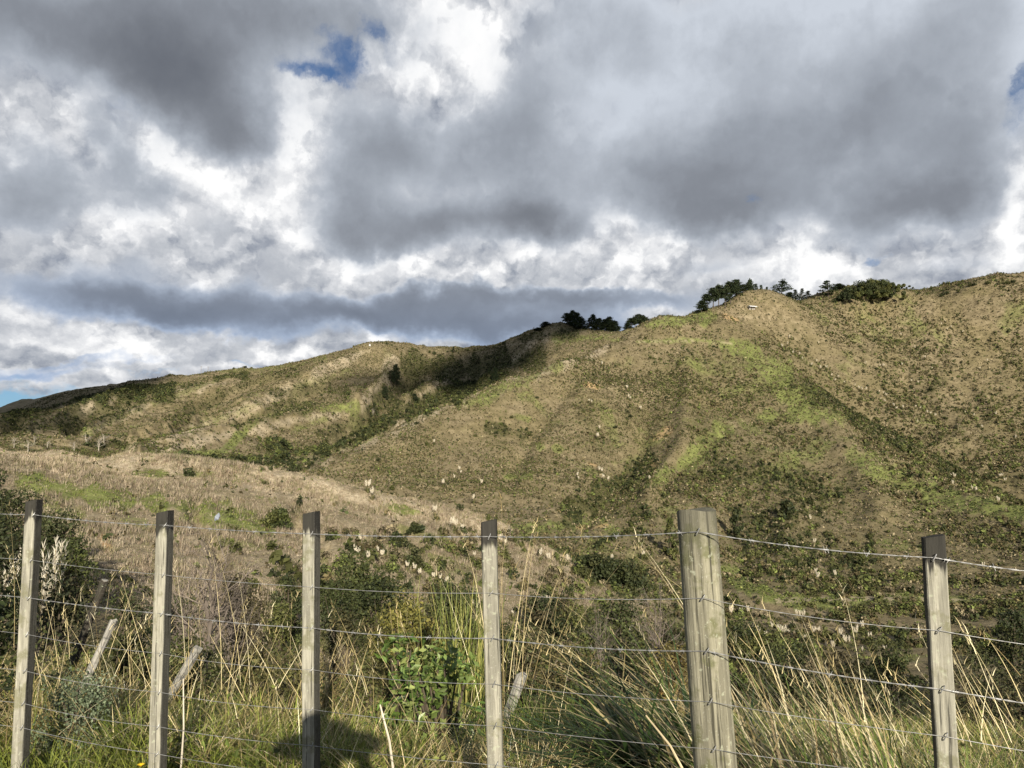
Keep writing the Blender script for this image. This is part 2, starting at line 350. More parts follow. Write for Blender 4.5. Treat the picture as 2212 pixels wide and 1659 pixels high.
def tps(x, y):
    q = np.stack([x.ravel(), y.ravel()], 1) / _S; out = np.empty(len(q))
    for i in range(0, len(q), 20000):
        b = q[i:i + 20000]; d2 = ((b[:, None] - _xy[None]) ** 2).sum(-1)
        out[i:i + 20000] = _ker(d2) @ _W[:_n] + _W[_n] + b @ _W[_n + 1:]
    return out.reshape(x.shape)
# the fence line, used to shape the verge
FENCE_PX = [(75, 1080, 4.21), (357, 1105, 3.98), (673, 1106, 3.75), (1056, 1125, 3.48), (1504, 1100, 3.03), (2017, 1158, 2.70)]
def fence_y(x): return 3.47 - .335 * x
def height(x, y):
    d = (y - fence_y(x)) * .948                                   # metres beyond the fence
    dd = np.clip(d, -40, 400)
    near = -1.62 - .10 * np.clip(d, 0, 1) - np.where(dd > .8, (.16 * (dd - .8) + .012 * np.clip(dd - .8, 0, 12) ** 2), 0)
    near = near + .10 * (fbm(x * .8, y * .8, 3, 5) - .5) * sstep(.3, 2, d) + .5 * (fbm(x * .22, y * .22, 3, 9) - .5) * sstep(1.5, 8, d)
    near = np.where(d < -1.0, -1.62 + .02 * (fbm(x, y, 2, 3) - .5), near)
    r = np.hypot(x, y)
    h = tps(x, y)
    k = np.clip((r - 60) / 400, 0, 1)
    rid = 1 - np.abs(2 * fbm(x / 85 + .3 * fbm(x / 40, y / 40, 2, 8), y / 110, 4, 21) - 1)
    k = k * (1 - .45 * (x > -150) * (y < 560))
    h = h + (rid - .75) * 9 * k + (fbm(x / 22, y / 22, 4, 31) - .5) * (1.2 + 4.5 * k) + (fbm(x / 5, y / 5, 3, 41) - .5) * (.5 + .9 * k)
    h = np.where(r > 1700, np.minimum(h, 40), h)
    w = sstep(14, 30, d)
    return near * (1 - w) + h * w

# grid: fine where the view looks, coarse behind
az = np.r_[np.linspace(-41, 41, 900), np.linspace(41, 319, 60)[1:-1]] * np.pi / 180
rad = np.r_[np.geomspace(.6, 70, 210)[:-1], np.geomspace(70, 950, 720)[:-1], np.geomspace(950, 3500, 40)]
AZ, RA = np.meshgrid(az, rad)
TX, TY = RA * np.sin(AZ), RA * np.cos(AZ)
TZ = height(TX, TY)
# spurs (+) and gullies (-) drawn along the slopes: points, width, metres, nearest, farthest
RELIEF = [([(790,752),(700,803),(560,873),(400,934),(280,975)],15,9,330,860),([(640,795),(520,835),(380,905),(270,945)],-12,-8,500,880),([(530,800),(350,860),(190,930)],12,7,480,880),([(770,880),(560,925),(450,948),(300,993)],12,6,260,640),
 ([(700,830),(600,885),(480,935),(380,960)],-11,-8,400,800),([(330,825),(200,880),(60,930)],12,6,480,880),([(430,812),(280,885),(150,930)],-11,-7,480,880),([(240,838),(120,880),(0,925)],-11,-6,480,880),
 ([(900,765),(880,835),(800,890),(720,940)],-18,-12,440,860),([(980,765),(960,830),(870,880)],14,8,560,880),([(1060,755),(1020,835),(900,880)],-15,-9,560,880),([(1160,730),(1090,800),(980,850)],12,7,560,880),([(860,760),(830,830),(770,885)],12,8,520,860),([(640,955),(720,935)],-20,-6,330,480),
 ([(1400,850),(1390,960),(1330,1050),(1260,1115)],-26,-5,250,500),([(1480,700),(1490,850),(1470,980),(1400,1080)],26,5,280,570),([(1560,930),(1480,1000),(1430,1060)],-14,-4,300,480),([(1620,740),(1700,830),(1780,900),(1850,1000),(1900,1100)],40,5,280,560),
 ([(1660,720),(1850,865),(2000,945),(2230,1065)],-22,-9,400,610),([(1650,1000),(1700,1100),(1700,1200)],40,4,220,440),([(1570,1100),(1600,1210)],-30,-3,220,360),([(1900,1005),(2060,1080),(2230,1120)],24,4,280,440),([(1950,720),(1960,820),(2050,910)],-18,-6,470,680),([(2080,640),(2060,760),(2150,900)],18,6,450,680),([(2150,640),(2140,780),(2230,900)],-16,-6,450,660),
 ([(1250,800),(1150,930),(1100,1030)],-24,-4,300,520),([(0,970),(130,996),(400,1013),(600,1038),(800,1083),(950,1113),(1100,1155)],9,2.2,100,200),([(420,1100),(480,1180),(500,1260)],-16,-2.5,70,150),([(640,1110),(700,1190),(760,1290)],-18,-3,80,150),([(860,1130),(940,1220),(1000,1330)],-16,-3,90,180)]
_px, _py = proj(TX, TY, TZ)
for pts, wd, am, d0, d1 in RELIEF:
    pts = np.array(pts, float); wd = abs(wd); x0, y0 = pts.min(0) - 3 * wd; x1, y1 = pts.max(0) + 3 * wd
    sel = (_px > x0) & (_px < x1) & (_py > y0) & (_py < y1) & (RA > d0) & (RA < d1) & (TY > 0)
    qx, qy = _px[sel], _py[sel]; d = np.full(qx.shape, 1e9)
    for a, b in zip(pts[:-1], pts[1:]):
        ab = b - a; tt = np.clip(((qx - a[0]) * ab[0] + (qy - a[1]) * ab[1]) / (ab @ ab), 0, 1)
        d = np.minimum(d, np.hypot(qx - a[0] - ab[0] * tt, qy - a[1] - ab[1] * tt))
    fade = sstep(d0, d0 * 1.08, RA[sel]) * sstep(d1, d1 * .95, RA[sel])
    TZ[sel] += am * (1.25 if d0 > 310 and pts[:, 0].mean() < 1050 else 1.) * np.exp(-(d / wd) ** 2 * 1.2) * fade
NA, NR = len(az), len(rad)
def ground(x, y):
    """height of the built surface by bilinear lookup"""
    a = np.arctan2(x, y); a = np.where(a < az[0], a + 2 * np.pi, a); r = np.hypot(x, y)
    i = np.clip(np.searchsorted(rad, r) - 1, 0, NR - 2); j = np.searchsorted(az, a) - 1
    j0 = np.clip(j, 0, NA - 1); j1 = (j0 + 1) % NA
    a1 = np.where(j1 == 0, az[0] + 2 * np.pi, az[j1])
    fr = np.clip((r - rad[i]) / (rad[i + 1] - rad[i]), 0, 1); fa = np.clip((a - az[j0]) / (a1 - az[j0]), 0, 1)
    return (TZ[i, j0] * (1 - fa) + TZ[i, j1] * fa) * (1 - fr) + (TZ[i + 1, j0] * (1 - fa) + TZ[i + 1, j1] * fa) * fr
TPX, TPY = proj(TX, TY, TZ)
TEL = np.arctan2(TZ, RA); TMAX = np.maximum.accumulate(TEL, 0)
TVIS = TEL - np.concatenate([np.full((1, NA), -2.), TMAX[:-1]], 0)    # >0: seen, slightly below 0: just hidden

# ground cover, as strokes across the slopes: kind, points, width, strength, nearest, farthest metres
def stroke(pts, width, d0, d1, st=1., edge=.38, seed=0):
    pts = np.array(pts, float); m = np.zeros(TPX.shape)
    x0, y0 = pts.min(0) - 2 * width; x1, y1 = pts.max(0) + 2 * width
    sel = (TPX > x0) & (TPX < x1) & (TPY > y0) & (TPY < y1) & (RA > d0) & (RA < d1) & (TY > 0)
    if not sel.any(): return m
    qx, qy = TPX[sel], TPY[sel]; d = np.full(qx.shape, 1e9)
    for a, b in zip(pts[:-1], pts[1:]):
        ab = b - a; t = np.clip(((qx - a[0]) * ab[0] + (qy - a[1]) * ab[1]) / max(ab @ ab, 1e-6), 0, 1)
        d = np.minimum(d, np.hypot(qx - a[0] - ab[0] * t, (qy - a[1] - ab[1] * t) * 1.3))
    sx, sy = TX[sel], TY[sel]; sc = np.hypot(sx, sy) / 85
    nz = fbm(sx / sc + seed, sy / sc, 4, 50 + seed) - .5
    m[sel] = st * sstep(1 + edge, 1 - edge, d / width + nz * 3.0)
    return m
GREEN = [
 ([(1400,702),(1450,690),(1530,684)],16,480,640),([(1560,745),(1640,765),(1690,800)],18,450,620),([(1640,790),(1710,850),(1790,900)],24,400,560),([(1580,740),(1500,735),(1380,738)],5,480,620),
 ([(1560,930),(1500,985),(1420,1035)],20,320,520),([(1640,900),(1770,890)],18,380,520),([(1560,850),(1640,830)],18,380,560,.6),([(1880,1000),(1960,1040),(2060,1085),(2140,1095),(2230,1115)],22,280,470),
 ([(1850,985),(1920,1020)],18,300,470,.7),([(1555,1225),(1620,1270),(1700,1300),(1800,1305)],18,150,300),([(1850,1300),(1960,1290),(2080,1300)],12,150,280,.8),([(2080,1290),(2230,1296)],6,150,280,.8),
 ([(1060,1140),(1170,1140),(1300,1128)],11,220,360),([(1240,1110),(1340,1150)],12,220,360,.8),([(1090,1030),(1140,1030)],8,280,450),([(1170,965),(1210,970)],7,300,480,.8),([(1110,900),(1140,905)],7,300,480,.7),([(1330,1000),(1400,985)],9,300,480,.6),
 ([(1290,870),(1340,960)],12,300,520,.5),([(2150,665),(2230,640)],18,500,720),([(1020,870),(1120,825),(1200,790)],14,400,560,.75),([(700,985),(800,948),(900,900)],7,300,450,.6),([(1480,780),(1600,790)],26,420,600,.35),([(1700,1000),(1790,960)],16,350,500,.6),
 ([(1200,735),(1290,728),(1350,738)],7,560,900,.9),([(1980,910),(2090,905)],9,420,600,.6),([(1600,1040),(1700,1010)],16,320,460,.5),
 ([(560,905),(640,880),(770,880)],9,450,760),([(240,998),(330,985),(480,975),(560,905)],8,230,700),([(270,1005),(360,995),(450,985)],10,200,420),([(640,930),(700,905)],7,450,800,.6),([(640,835),(760,800)],8,600,860,.4),
 ([(330,870),(420,840),(520,800)],6,600,900,.55),([(180,935),(300,885)],6,500,800,.55),([(480,800),(640,790),(700,772)],6,780,960,.6),([(400,935),(560,872)],6,480,760,.5),
 ([(60,1040),(200,1072),(380,1092),(470,1098),(560,1135)],21,80,150),([(420,1120),(560,1140)],18,80,150,.8),([(290,1022),(450,1026)],8,120,175),([(840,1095),(900,1108)],8,150,190),([(470,1165),(560,1185)],9,80,130,.6),([(860,1140),(960,1165)],8,110,170,.6),([(250,1120),(330,1135)],10,80,130,.6),([(60,1060),(160,1130)],22,70,140,.6),([(880,1190),(1000,1230)],14,110,170,.5),([(690,1200),(760,1300)],14,85,130,.4)]
SCRUB_SHADE = [
 ([(1400,1000),(1330,1050),(1240,1110)],24,250,460),([(1070,925),(1130,940)],13,350,480,.8),([(1560,1010),(1690,1040),(1760,1080)],40,300,460,.55),([(1650,1150),(1850,1220)],50,220,380,.6),([(1740,830),(1860,910),(1960,960)],26,380,560,.7),([(1250,1230),(1330,1250)],20,150,260),
 ([(1260,880),(1300,960)],20,340,520,.35),([(1500,900),(1540,960)],26,350,500,.35),([(2000,660),(2120,680)],22,560,700,.5),([(2130,730),(2190,700)],18,540,680,.7),([(2000,850),(2080,780)],14,480,660,.6),([(2040,1010),(2200,1040)],16,380,540,.5),([(1300,1180),(1400,1120)],22,220,360,.5),
 ([(1830,635),(1880,612),(1930,612),(1970,634)],16,640,720,1.2),([(1840,640),(1960,645)],10,600,700,.8),([(1360,880),(1340,940)],10,380,520,.4),
 ([(590,965),(660,950),(740,935)],30,320,480,1.1),([(550,990),(640,1000)],18,260,400),([(320,1005),(400,995),(490,1000)],10,220,400,1.1),([(800,885),(860,880)],14,500,760),([(900,790),(1000,800),(1150,780)],34,680,900,1.0),([(950,840),(1050,830)],16,600,860,1.1),([(820,860),(930,900),(900,870)],16,480,760),
 ([(-40,930),(60,880),(200,850),(330,840)],30,560,900,1.1),([(40,930),(180,900),(260,880)],24,480,800,.8),([(470,815),(530,812)],9,760,920),([(600,850),(680,840),(740,850)],13,560,860,.8),([(560,820),(640,810)],6,700,900,.6),([(700,940),(800,900)],22,420,640,.8),([(1130,730),(1240,720)],10,780,890,.7),
 ([(240,960),(280,968)],8,360,520),([(180,960),(230,965)],6,340,480,.8),([(660,1000),(740,970)],14,300,420,.8),([(640,1012),(700,975),(800,932),(900,882),(985,846),(1080,810)],22,405,820,1.3,.4),([(480,1002),(560,1015),(640,1015)],14,205,420,1.0),([(560,900),(680,880)],14,480,780,.7),([(830,850),(900,830)],16,560,840,.8),([(640,1100),(600,1110)],9,100,150),([(760,1220),(860,1290)],30,85,150,.9),([(620,1240),(700,1300)],30,75,120,.8)]
CLAY = [([(1265,830),(1290,835)],7,420,540),([(220,1160),(235,1190)],9,70,110),([(1410,950),(1440,930)],7,380,520,.5),([(1410,1000),(1400,1040)],7,330,460,.5),([(1565,683),(1590,690)],5,580,640,.8),([(1250,1140),(1310,1135)],4,240,340,.6),([(250,1250),(260,1330)],9,40,80,.8),([(1660,705),(1760,735)],5,560,640,.4),([(1270,1000),(1285,1005)],5,320,450,.6)]
TRACK = [([(205,970),(222,985),(245,993)],3.5,260,520,1.,.3),([(1380,738),(1500,736),(1580,742)],2.5,480,620,.8,.4),([(1680,1297),(1900,1292),(2060,1296),(2230,1292)],5,170,260,1.,.4),([(1020,750),(1200,738)],2.5,600,900,.6,.4),([(560,872),(400,934),(270,975)],2.,450,760,.6,.4),([(1590,684),(1700,690)],2.2,580,660,.8,.4),([(300,1002),(480,985)],2.2,230,400,.7,.4)]
def build_mask(L, s0):
    m = np.zeros(TPX.shape)
    for k, a in enumerate(L):
        m = np.maximum(m, stroke(a[0], a[1], a[2], a[3], a[4] if len(a) > 4 else 1., a[5] if len(a) > 5 else .38, s0 + k))
    return m
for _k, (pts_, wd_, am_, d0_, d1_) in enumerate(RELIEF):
    if np.mean([p[0] for p in pts_]) < 1100 and d0_ > 250 and am_ < 0: SCRUB_SHADE.append((pts_, 13, d0_, d1_, .62, .6))  # gully scrub, also painted shade that brings out the far spurs
mGREEN = build_mask(GREEN, 0); mSCRUB_SHADE = build_mask(SCRUB_SHADE, 60); mCLAY = build_mask(CLAY, 120); mTRACK = build_mask(TRACK, 150)
nA = fbm(TX / 34, TY / 34, 4, 71); nB = fbm(TX / 9, TY / 9, 3, 72)
mGREEN = np.clip(mGREEN + .6 * sstep(.62, .78, nA) * sstep(.45, .6, nB) * (RA > 60), 0, 1)
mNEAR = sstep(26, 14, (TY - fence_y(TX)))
mOLIVE = (RA > 215) * np.clip(.25 + .75 * sstep(1250, 1600, TPX) * sstep(660, 800, TPY) - .35 * sstep(1660, 2000, TPX) * sstep(1000, 850, TPY) + .9 * (fbm(TX / 48, TY / 48, 3, 75) - .5), 0, 1) * (TPX > 560)

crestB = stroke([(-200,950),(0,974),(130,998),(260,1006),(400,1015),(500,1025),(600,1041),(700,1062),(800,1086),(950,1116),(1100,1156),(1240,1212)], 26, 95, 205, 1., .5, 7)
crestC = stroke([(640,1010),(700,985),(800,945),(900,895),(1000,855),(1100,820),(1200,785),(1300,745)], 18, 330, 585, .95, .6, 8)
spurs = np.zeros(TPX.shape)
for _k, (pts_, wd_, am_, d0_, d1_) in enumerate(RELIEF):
    if np.mean([p[0] for p in pts_]) < 1100 and d0_ > 250 and am_ > 0: spurs = np.maximum(spurs, stroke(pts_, 12, d0_, d1_, .75, .6, 200 + _k))  # pale crest grass, lightened along the spurs to stand in for relief lighting
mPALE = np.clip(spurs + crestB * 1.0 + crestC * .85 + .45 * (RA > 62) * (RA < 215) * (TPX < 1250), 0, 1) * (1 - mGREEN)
def build_terrain():
    i = np.arange(NR - 1)[:, None] * NA; j = np.arange(NA)[None]; k = (j + 1) % NA
    Fq = np.stack([i + j, i + k, i + NA + k, i + NA + j], -1).reshape(-1, 4)[:, ::-1]
    g = Geo(); v = np.stack([TX, TY, TZ], -1).reshape(-1, 3)
    g.add(v, Fq, np.stack([mGREEN, mSCRUB_SHADE, mCLAY], -1).reshape(-1, 3))
    # close the disc under the viewer's feet
    g.add(np.r_[v[:NA], [[0, 0, float(TZ[0].mean())]]], np.stack([np.full(NA, NA), np.arange(NA), (np.arange(NA) + 1) % NA], -1), (0, 0, 0))
    m, t = material('hill_pasture')
    pos = t.n('ShaderNodeNewGeometry').outputs['Position']
    at_ = t.attr('Col'); sep = t.n('ShaderNodeSeparateColor'); t.put(sep.inputs[0], at_.outputs['Color'])
    gr, sc, cl = sep.outputs[0], sep.outputs[1], sep.outputs[2]
    aux = t.n('ShaderNodeSeparateColor'); ax_ = t.attr('Aux'); t.put(aux.inputs[0], ax_.outputs['Color']); pal = ax_.outputs['Alpha']; trk, nea, olv = aux.outputs[0], aux.outputs[1], aux.outputs[2]
    n1 = t.noise(pos, .028, 5, .55); n2 = t.noise(pos, .22, 5, .6); n3 = t.noise(pos, 1.1, 4, .65); n4 = t.noise(pos, .09, 4, .6)
    dry = t.ramp(n2, [(.3, (.100, .081, .046)), (.47, (.155, .126, .074)), (.6, (.205, .168, .102)), (.75, (.275, .228, .145))])
    dry = t.mix(t.remap(n1, .42, .62, 0, .55), dry, t.ramp(n2, [(.3, (.085, .075, .034)), (.6, (.165, .135, .068))]))
    dry = t.mix(t.remap(n4, .52, .68, 0, .4), dry, (.10, .09, .042))
    dry = t.mix(t.math('MULTIPLY', olv, t.remap(n4, .35, .6, .2, .75)), dry, t.ramp(n3, [(.3, (.066, .060, .028)), (.5, (.115, .098, .05)), (.7, (.17, .138, .08))]))
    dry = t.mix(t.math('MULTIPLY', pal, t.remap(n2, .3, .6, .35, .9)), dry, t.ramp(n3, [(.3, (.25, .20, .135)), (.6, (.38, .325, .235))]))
    grass = t.ramp(n2, [(.3, (.080, .098, .028)), (.5, (.128, .148, .044)), (.7, (.185, .195, .070))])
    gm = t.math('MULTIPLY', gr, t.remap(t.math('ADD', t.math('MULTIPLY', n3, .5), t.math('MULTIPLY', n2, .5)), .37, .54, .15, 1.))
    c = t.mix(gm, dry, grass)
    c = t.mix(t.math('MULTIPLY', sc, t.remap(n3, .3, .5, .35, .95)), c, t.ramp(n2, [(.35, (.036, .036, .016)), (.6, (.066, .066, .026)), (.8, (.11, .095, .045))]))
    c = t.mix(cl, c, t.ramp(n3, [(.3, (.30, .19, .09)), (.7, (.46, .33, .18))]))
    c = t.mix(t.math('MULTIPLY', trk, .8), c, (.30, .25, .165))
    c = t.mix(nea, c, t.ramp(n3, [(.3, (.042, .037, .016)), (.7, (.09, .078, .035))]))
    fine = t.noise(pos, 3.2, 3, .7)
    fin2 = t.noise(pos, 13., 3, .7); c = t.vmath('MULTIPLY', c, _comb(t, t.remap(fin2, .3, .7, .7, 1.3, False)))
    c = t.vmath('MULTIPLY', c, _comb(t, t.remap(fine, .3, .7, .78, 1.42, False)))
    p = t.n('ShaderNodeBsdfPrincipled'); t.put(p.inputs['Base Color'], c); p.inputs['Roughness'].default_value = .9; p.inputs['Specular IOR Level'].default_value = .1
    bm = t.n('ShaderNodeBump'); bm.inputs['Strength'].default_value = .6; bm.inputs['Distance'].default_value = .6; t.put(bm.inputs['Height'], n3)
    t.put(p.inputs['Normal'], bm.outputs[0])
    o = t.n('ShaderNodeOutputMaterial'); t.t.links.new(p.outputs[0], o.inputs[0])
    ob = g.build('hills', m, smooth=True)
    a = ob.data.attributes.new('Aux', 'FLOAT_COLOR', 'POINT')
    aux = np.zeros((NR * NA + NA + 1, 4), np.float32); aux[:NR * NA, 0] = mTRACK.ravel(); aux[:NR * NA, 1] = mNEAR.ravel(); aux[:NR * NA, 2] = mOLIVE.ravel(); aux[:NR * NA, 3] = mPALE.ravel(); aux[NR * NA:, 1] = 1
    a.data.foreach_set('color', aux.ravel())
    tag(ob, 'brown grassed hills with green patches falling to a valley beyond the fence', 'hills', kind='structure')
build_terrain()
# ------------------------------------------------------------------ growth on the hills
def hit(px, py, dmin=22.):
    """metres out to the first ground seen at that column and row"""
    d = ray(px, py); a = math.atan2(d[0], d[1]); j = int(np.argmin(np.abs(az[:900] - a)))
    ok = np.where((TPY[:, j] <= py) & (RA[:, j] > dmin))[0]
    i = ok[0] if len(ok) else NR - 80
    r = rad[i]; x, y = r * math.sin(a), r * math.cos(a)
    return np.array([x, y, float(ground(np.array([x]), np.array([y]))[0])])
def stand(px, Y):
    """ground point under a column at a given distance"""
    d = ray(px, CY); x = d[0] / d[1] * Y
    return np.array([x, Y, float(ground(np.array([x]), np.array([float(Y)]))[0])])
dR = np.gradient(rad)[:, None]; dA = np.r_[np.full(900, (82 / 899) * np.pi / 180), np.full(NA - 900, 0)][None]
AREA = RA * dA * dR
SEEN = (TVIS > -.012) & (np.abs(AZ) < R(39)) & (RA > 60) & (RA < 960)
def scatter(density):
    lam = np.where(SEEN, density * AREA, 0); n = rng.poisson(lam)
    idx = np.repeat(np.arange(n.size), n.ravel()); ii, jj = np.unravel_index(idx, n.shape)
    a = AZ[ii, jj] + (rng.random(len(ii)) - .5) * dA[0, jj]; r = RA[ii, jj] + (rng.random(len(ii)) - .5) * dR[ii, 0]
    x, y = r * np.sin(a), r * np.cos(a)
    return np.stack([x, y, ground(x, y)], 1), ii, jj
def bushes(g, P, size, col, nleaf, leaf=.55, squash=.8, mat=0):
    n = len(P)
    if not n: return
    u = rng.normal(size=(n, nleaf, 3)); u /= np.linalg.norm(u, axis=2, keepdims=True); u[..., 2] = np.abs(u[..., 2])
    rr = .45 + .55 * rng.random((n, nleaf, 1)) ** .6
    lop = 1 + .35 * rng.normal(size=(n, 1, 3)).clip(-1, 1)
    c = P[:, None] + u * rr * lop * size[:, None, None] * np.array([.5, .5, squash])
    nor = u + rng.normal(size=u.shape) * .7
    cc = col[:, None] * (1 + .35 * rng.normal(size=(n, nleaf, 1)).clip(-1.5, 1.8))
    leaves(g, c.reshape(-1, 3), (size[:, None] * leaf * (.7 + .6 * rng.random((n, nleaf)))).ravel(), cc.reshape(-1, 3).clip(.004, 1), nor.reshape(-1, 3), .75, mat)
OLIVE = np.array([.066, .070, .024]); DARK = np.array([.034, .042, .016]); BROWN = np.array([.085, .070, .034]); LIME = np.array([.088, .105, .030]); PALE = np.array([.215, .18, .11])
def pick(n, pal, p):
    k = rng.choice(len(pal), n, p=p); return np.array(pal)[k] * (1 + .18 * rng.normal(size=(n, 1))).clip(.5, 1.6)
# zones
rightface = sstep(.28, .75, (TPX - 1640) / 300 - (TPY - 720) / 700) * (RA > 400) * (TPX > 1650)
bigface = ((RA > 225) & (TPX > 560) & (TPY < 1320)).astype(float)
farrange = ((TPX < 1400) & (RA > 450)).astype(float)
nearspur = ((RA > 62) & (RA < 215)).astype(float)
nz1 = fbm(TX / 26, TY / 26, 4, 81); nz2 = fbm(TX / 70, TY / 70, 3, 82)
dens = .80 * (.45 + .9 * sstep(.35, .65, nz1)) * (.65 + .5 * sstep(.35, .6, nz2)) * (RA > 205) * (RA < 520) + .22 * (RA >= 520) * (.25 + 1.2 * sstep(.3, .65, nz1)) + .16 * nearspur * sstep(.3, .6, nz1)
dens = dens * (1 - .55 * mGREEN) * (1 - .9 * mTRACK) * (1 - .5 * crestC)
P, ii, jj = scatter(dens)
sz = (.45 + .35 * rng.random(len(P)) + .7 * (rng.random(len(P)) < .12) * rng.random(len(P))) * (1 + .45 * (RA[ii, jj] > 480))
G_small = Geo()
bushes(G_small, P, sz, pick(len(P), [OLIVE, DARK, BROWN, LIME], [.44, .20, .22, .14]) * 1.2, 6, .72)
print('small', len(P))
# scrub thickets
P2, ii, jj = scatter(.20 * mSCRUB_SHADE.clip(0, 1.2) * (RA > 60) + .085 * rightface * sstep(.30, .55, nz1) + .12 * mOLIVE * sstep(1350, 1500, TPX) * sstep(.35, .6, nz1) * (1 - mGREEN))
s2 = (1.0 + 1.6 * rng.random(len(P2)) ** 1.6) * np.where(TPX[ii, jj] > 1830, 1.1, 1.) * (1 + .5 * (mSCRUB_SHADE[ii, jj] > 1.02))
bushes(G_small, P2, s2, np.where((mSCRUB_SHADE[ii, jj] > .35)[:, None], pick(len(P2), [OLIVE, DARK, LIME], [.38, .5, .12]), pick(len(P2), [OLIVE, DARK, BROWN, LIME], [.42, .14, .28, .16]) * 1.3), 16, .5)
# pale tussock among it
print('thick', len(P2))
P3, ii, jj = scatter(.13 * rightface + .09 * bigface + .08 * farrange + .03 * sstep(.55, .7, nz2) * bigface)
bushes(G_small, P3, .8 + .7 * rng.random(len(P3)), pick(len(P3), [PALE, PALE * .7, BROWN * 1.5], [.4, .35, .25]), 7, .6, .9)
gul = (RA > 60) & (((TPX > 690) & (TPY > 1150) & (RA < 250)) | ((TPX > 1420) & (TPY > 1300)))
gul = gul * sstep(.34, .55, fbm(TX / 12, TY / 12, 3, 85)) * (1 - .92 * mGREEN) * (1 - mTRACK)
P7, ii, jj = scatter(.26 * gul)
print('gully', len(P7), len(P3))
c7 = pick(len(P7), [OLIVE, DARK, BROWN, LIME, PALE * .7], [.36, .18, .22, .12, .12]) * 1.2; s7 = .9 + 1.7 * rng.random(len(P7)) ** 1.5; nr = RA[ii, jj] < 135
bushes(G_small, P7[nr], s7[nr], c7[nr], 120, .17); bushes(G_small, P7[~nr], s7[~nr], c7[~nr], 44, .29)
P8, ii, jj = scatter(.55 * mGREEN * (RA > 190) * sstep(.35, .55, nB))
bushes(G_small, P8, .45 + .4 * rng.random(len(P8)), pick(len(P8), [(.115, .14, .042), (.165, .175, .06), (.085, .105, .032)], [.5, .3, .2]), 5, .8, .6)
scrub = G_small.build('scrub', M_SCRUB)
tag(scrub, 'countless small olive and brown shrubs and tussocks speckling the hillsides', 'scrub', kind='stuff')
# the shrubs that stand out: things of their own, copied from a few grown shapes
def shrub_mesh(name, seed, nleaf, col, squash, leaf):
    g = Geo(); r = np.random.default_rng(seed)
    lob = nrm(r.normal(size=(7, 3))) * .28; lob[:, 2] = np.abs(lob[:, 2]) + .25
    k = r.integers(0, 7, nleaf); u = nrm(r.normal(size=(nleaf, 3))); rr = .26 * (.7 + .3 * r.random((nleaf, 1)))
    c = lob[k] + u * rr; c[:, 2] = np.abs(c[:, 2]) * squash
    cc = np.array(col) * (1 + .3 * r.normal(size=(nleaf, 1)).clip(-1.6, 1.8)) * (1 + .2 * r.normal(size=(7, 1)))[k]
    leaves(g, c, leaf * (.7 + .6 * r.random(nleaf)), cc.clip(.004, 1), u + .6 * r.normal(size=u.shape), .7, r=r)
    tube(g, [(0, 0, -.15), (.02, 0, .15), (.03, .02, .5)], [.05, .035, .01], (.06, .05, .035), 4)
    return g.mesh(name, M_SCRUB)
SHRUBS = [shrub_mesh('shrub', 100 + k, 170, c, q, .17) for k, (c, q) in enumerate([(DARK, 1.1), (DARK, .85), (OLIVE, 1.), (OLIVE * 1.15, .8), ((.075, .085, .025), 1.2)])]
def put(name, me, P, scale, label, cat, group=None, rz=None, kind=None):
    o = bpy.data.objects.new(name, me); COL.objects.link(o); o.location = [float(v) for v in P]
    o.scale = scale if isinstance(scale, tuple) else (scale,) * 3
    o.rotation_euler = (0, 0, rng.random() * 6.28 if rz is None else rz)
    return tag(o, label, cat, group, kind)
d4 = .0011 * bigface * (RA < 560) + .0016 * farrange + .007 * rightface + .012 * (mSCRUB_SHADE > .4) * (RA < 480) + .006 * nearspur * sstep(.45, .6, nz1) + .02 * (mSCRUB_SHADE > 1.05)
P4, ii, jj = scatter(d4)
s4 = (1.5 + 1.6 * rng.random(len(P4)) ** 1.5) * np.where(RA[ii, jj] < 215, .75, 1.)
vis = TVIS[ii, jj] > -.001
scr = s4 / RA[ii, jj] * vis * (np.abs(AZ[ii, jj]) < R(33.5))
order = np.argsort(-scr)
def zone_of(i, j):
    if RA[i, j] < 215: return 'shrubs on the near spur', 'small dark shrub on the straw coloured near spur behind the fence'
    if rightface[i, j] > .5: return 'shrubs on the right hand face', 'rounded dark shrub on the rough face below the right skyline'
    if TPX[i, j] < 1400 and RA[i, j] > 450: return 'shrubs on the far range', 'small dark shrub on the far left range of hills'
    if mSCRUB_SHADE[i, j] > .4: return 'shrubs in the hillside thickets', 'dark shrub inside a scrub thicket on the big hill'
    return 'shrubs dotting the big hill', 'lone dark shrub standing out on the brown face of the big hill'
for q in order[:270]:
    gname, lab = zone_of(ii[q], jj[q])
    put('shrub', SHRUBS[int(rng.integers(0, 5))], P4[q] - np.array([0, 0, .1]), (s4[q], s4[q], s4[q] * float(.85 + .4 * rng.random())), lab, 'shrub', gname)
rest = order[270:]
g = Geo(); bushes(g, P4[rest], s4[rest], pick(len(rest), [OLIVE, DARK, LIME], [.4, .45, .15]), 30, .38)
tag(g.build('distant_shrubs', M_SCRUB), 'the smaller dark bushes scattered over the far slopes', 'scrub', kind='stuff')
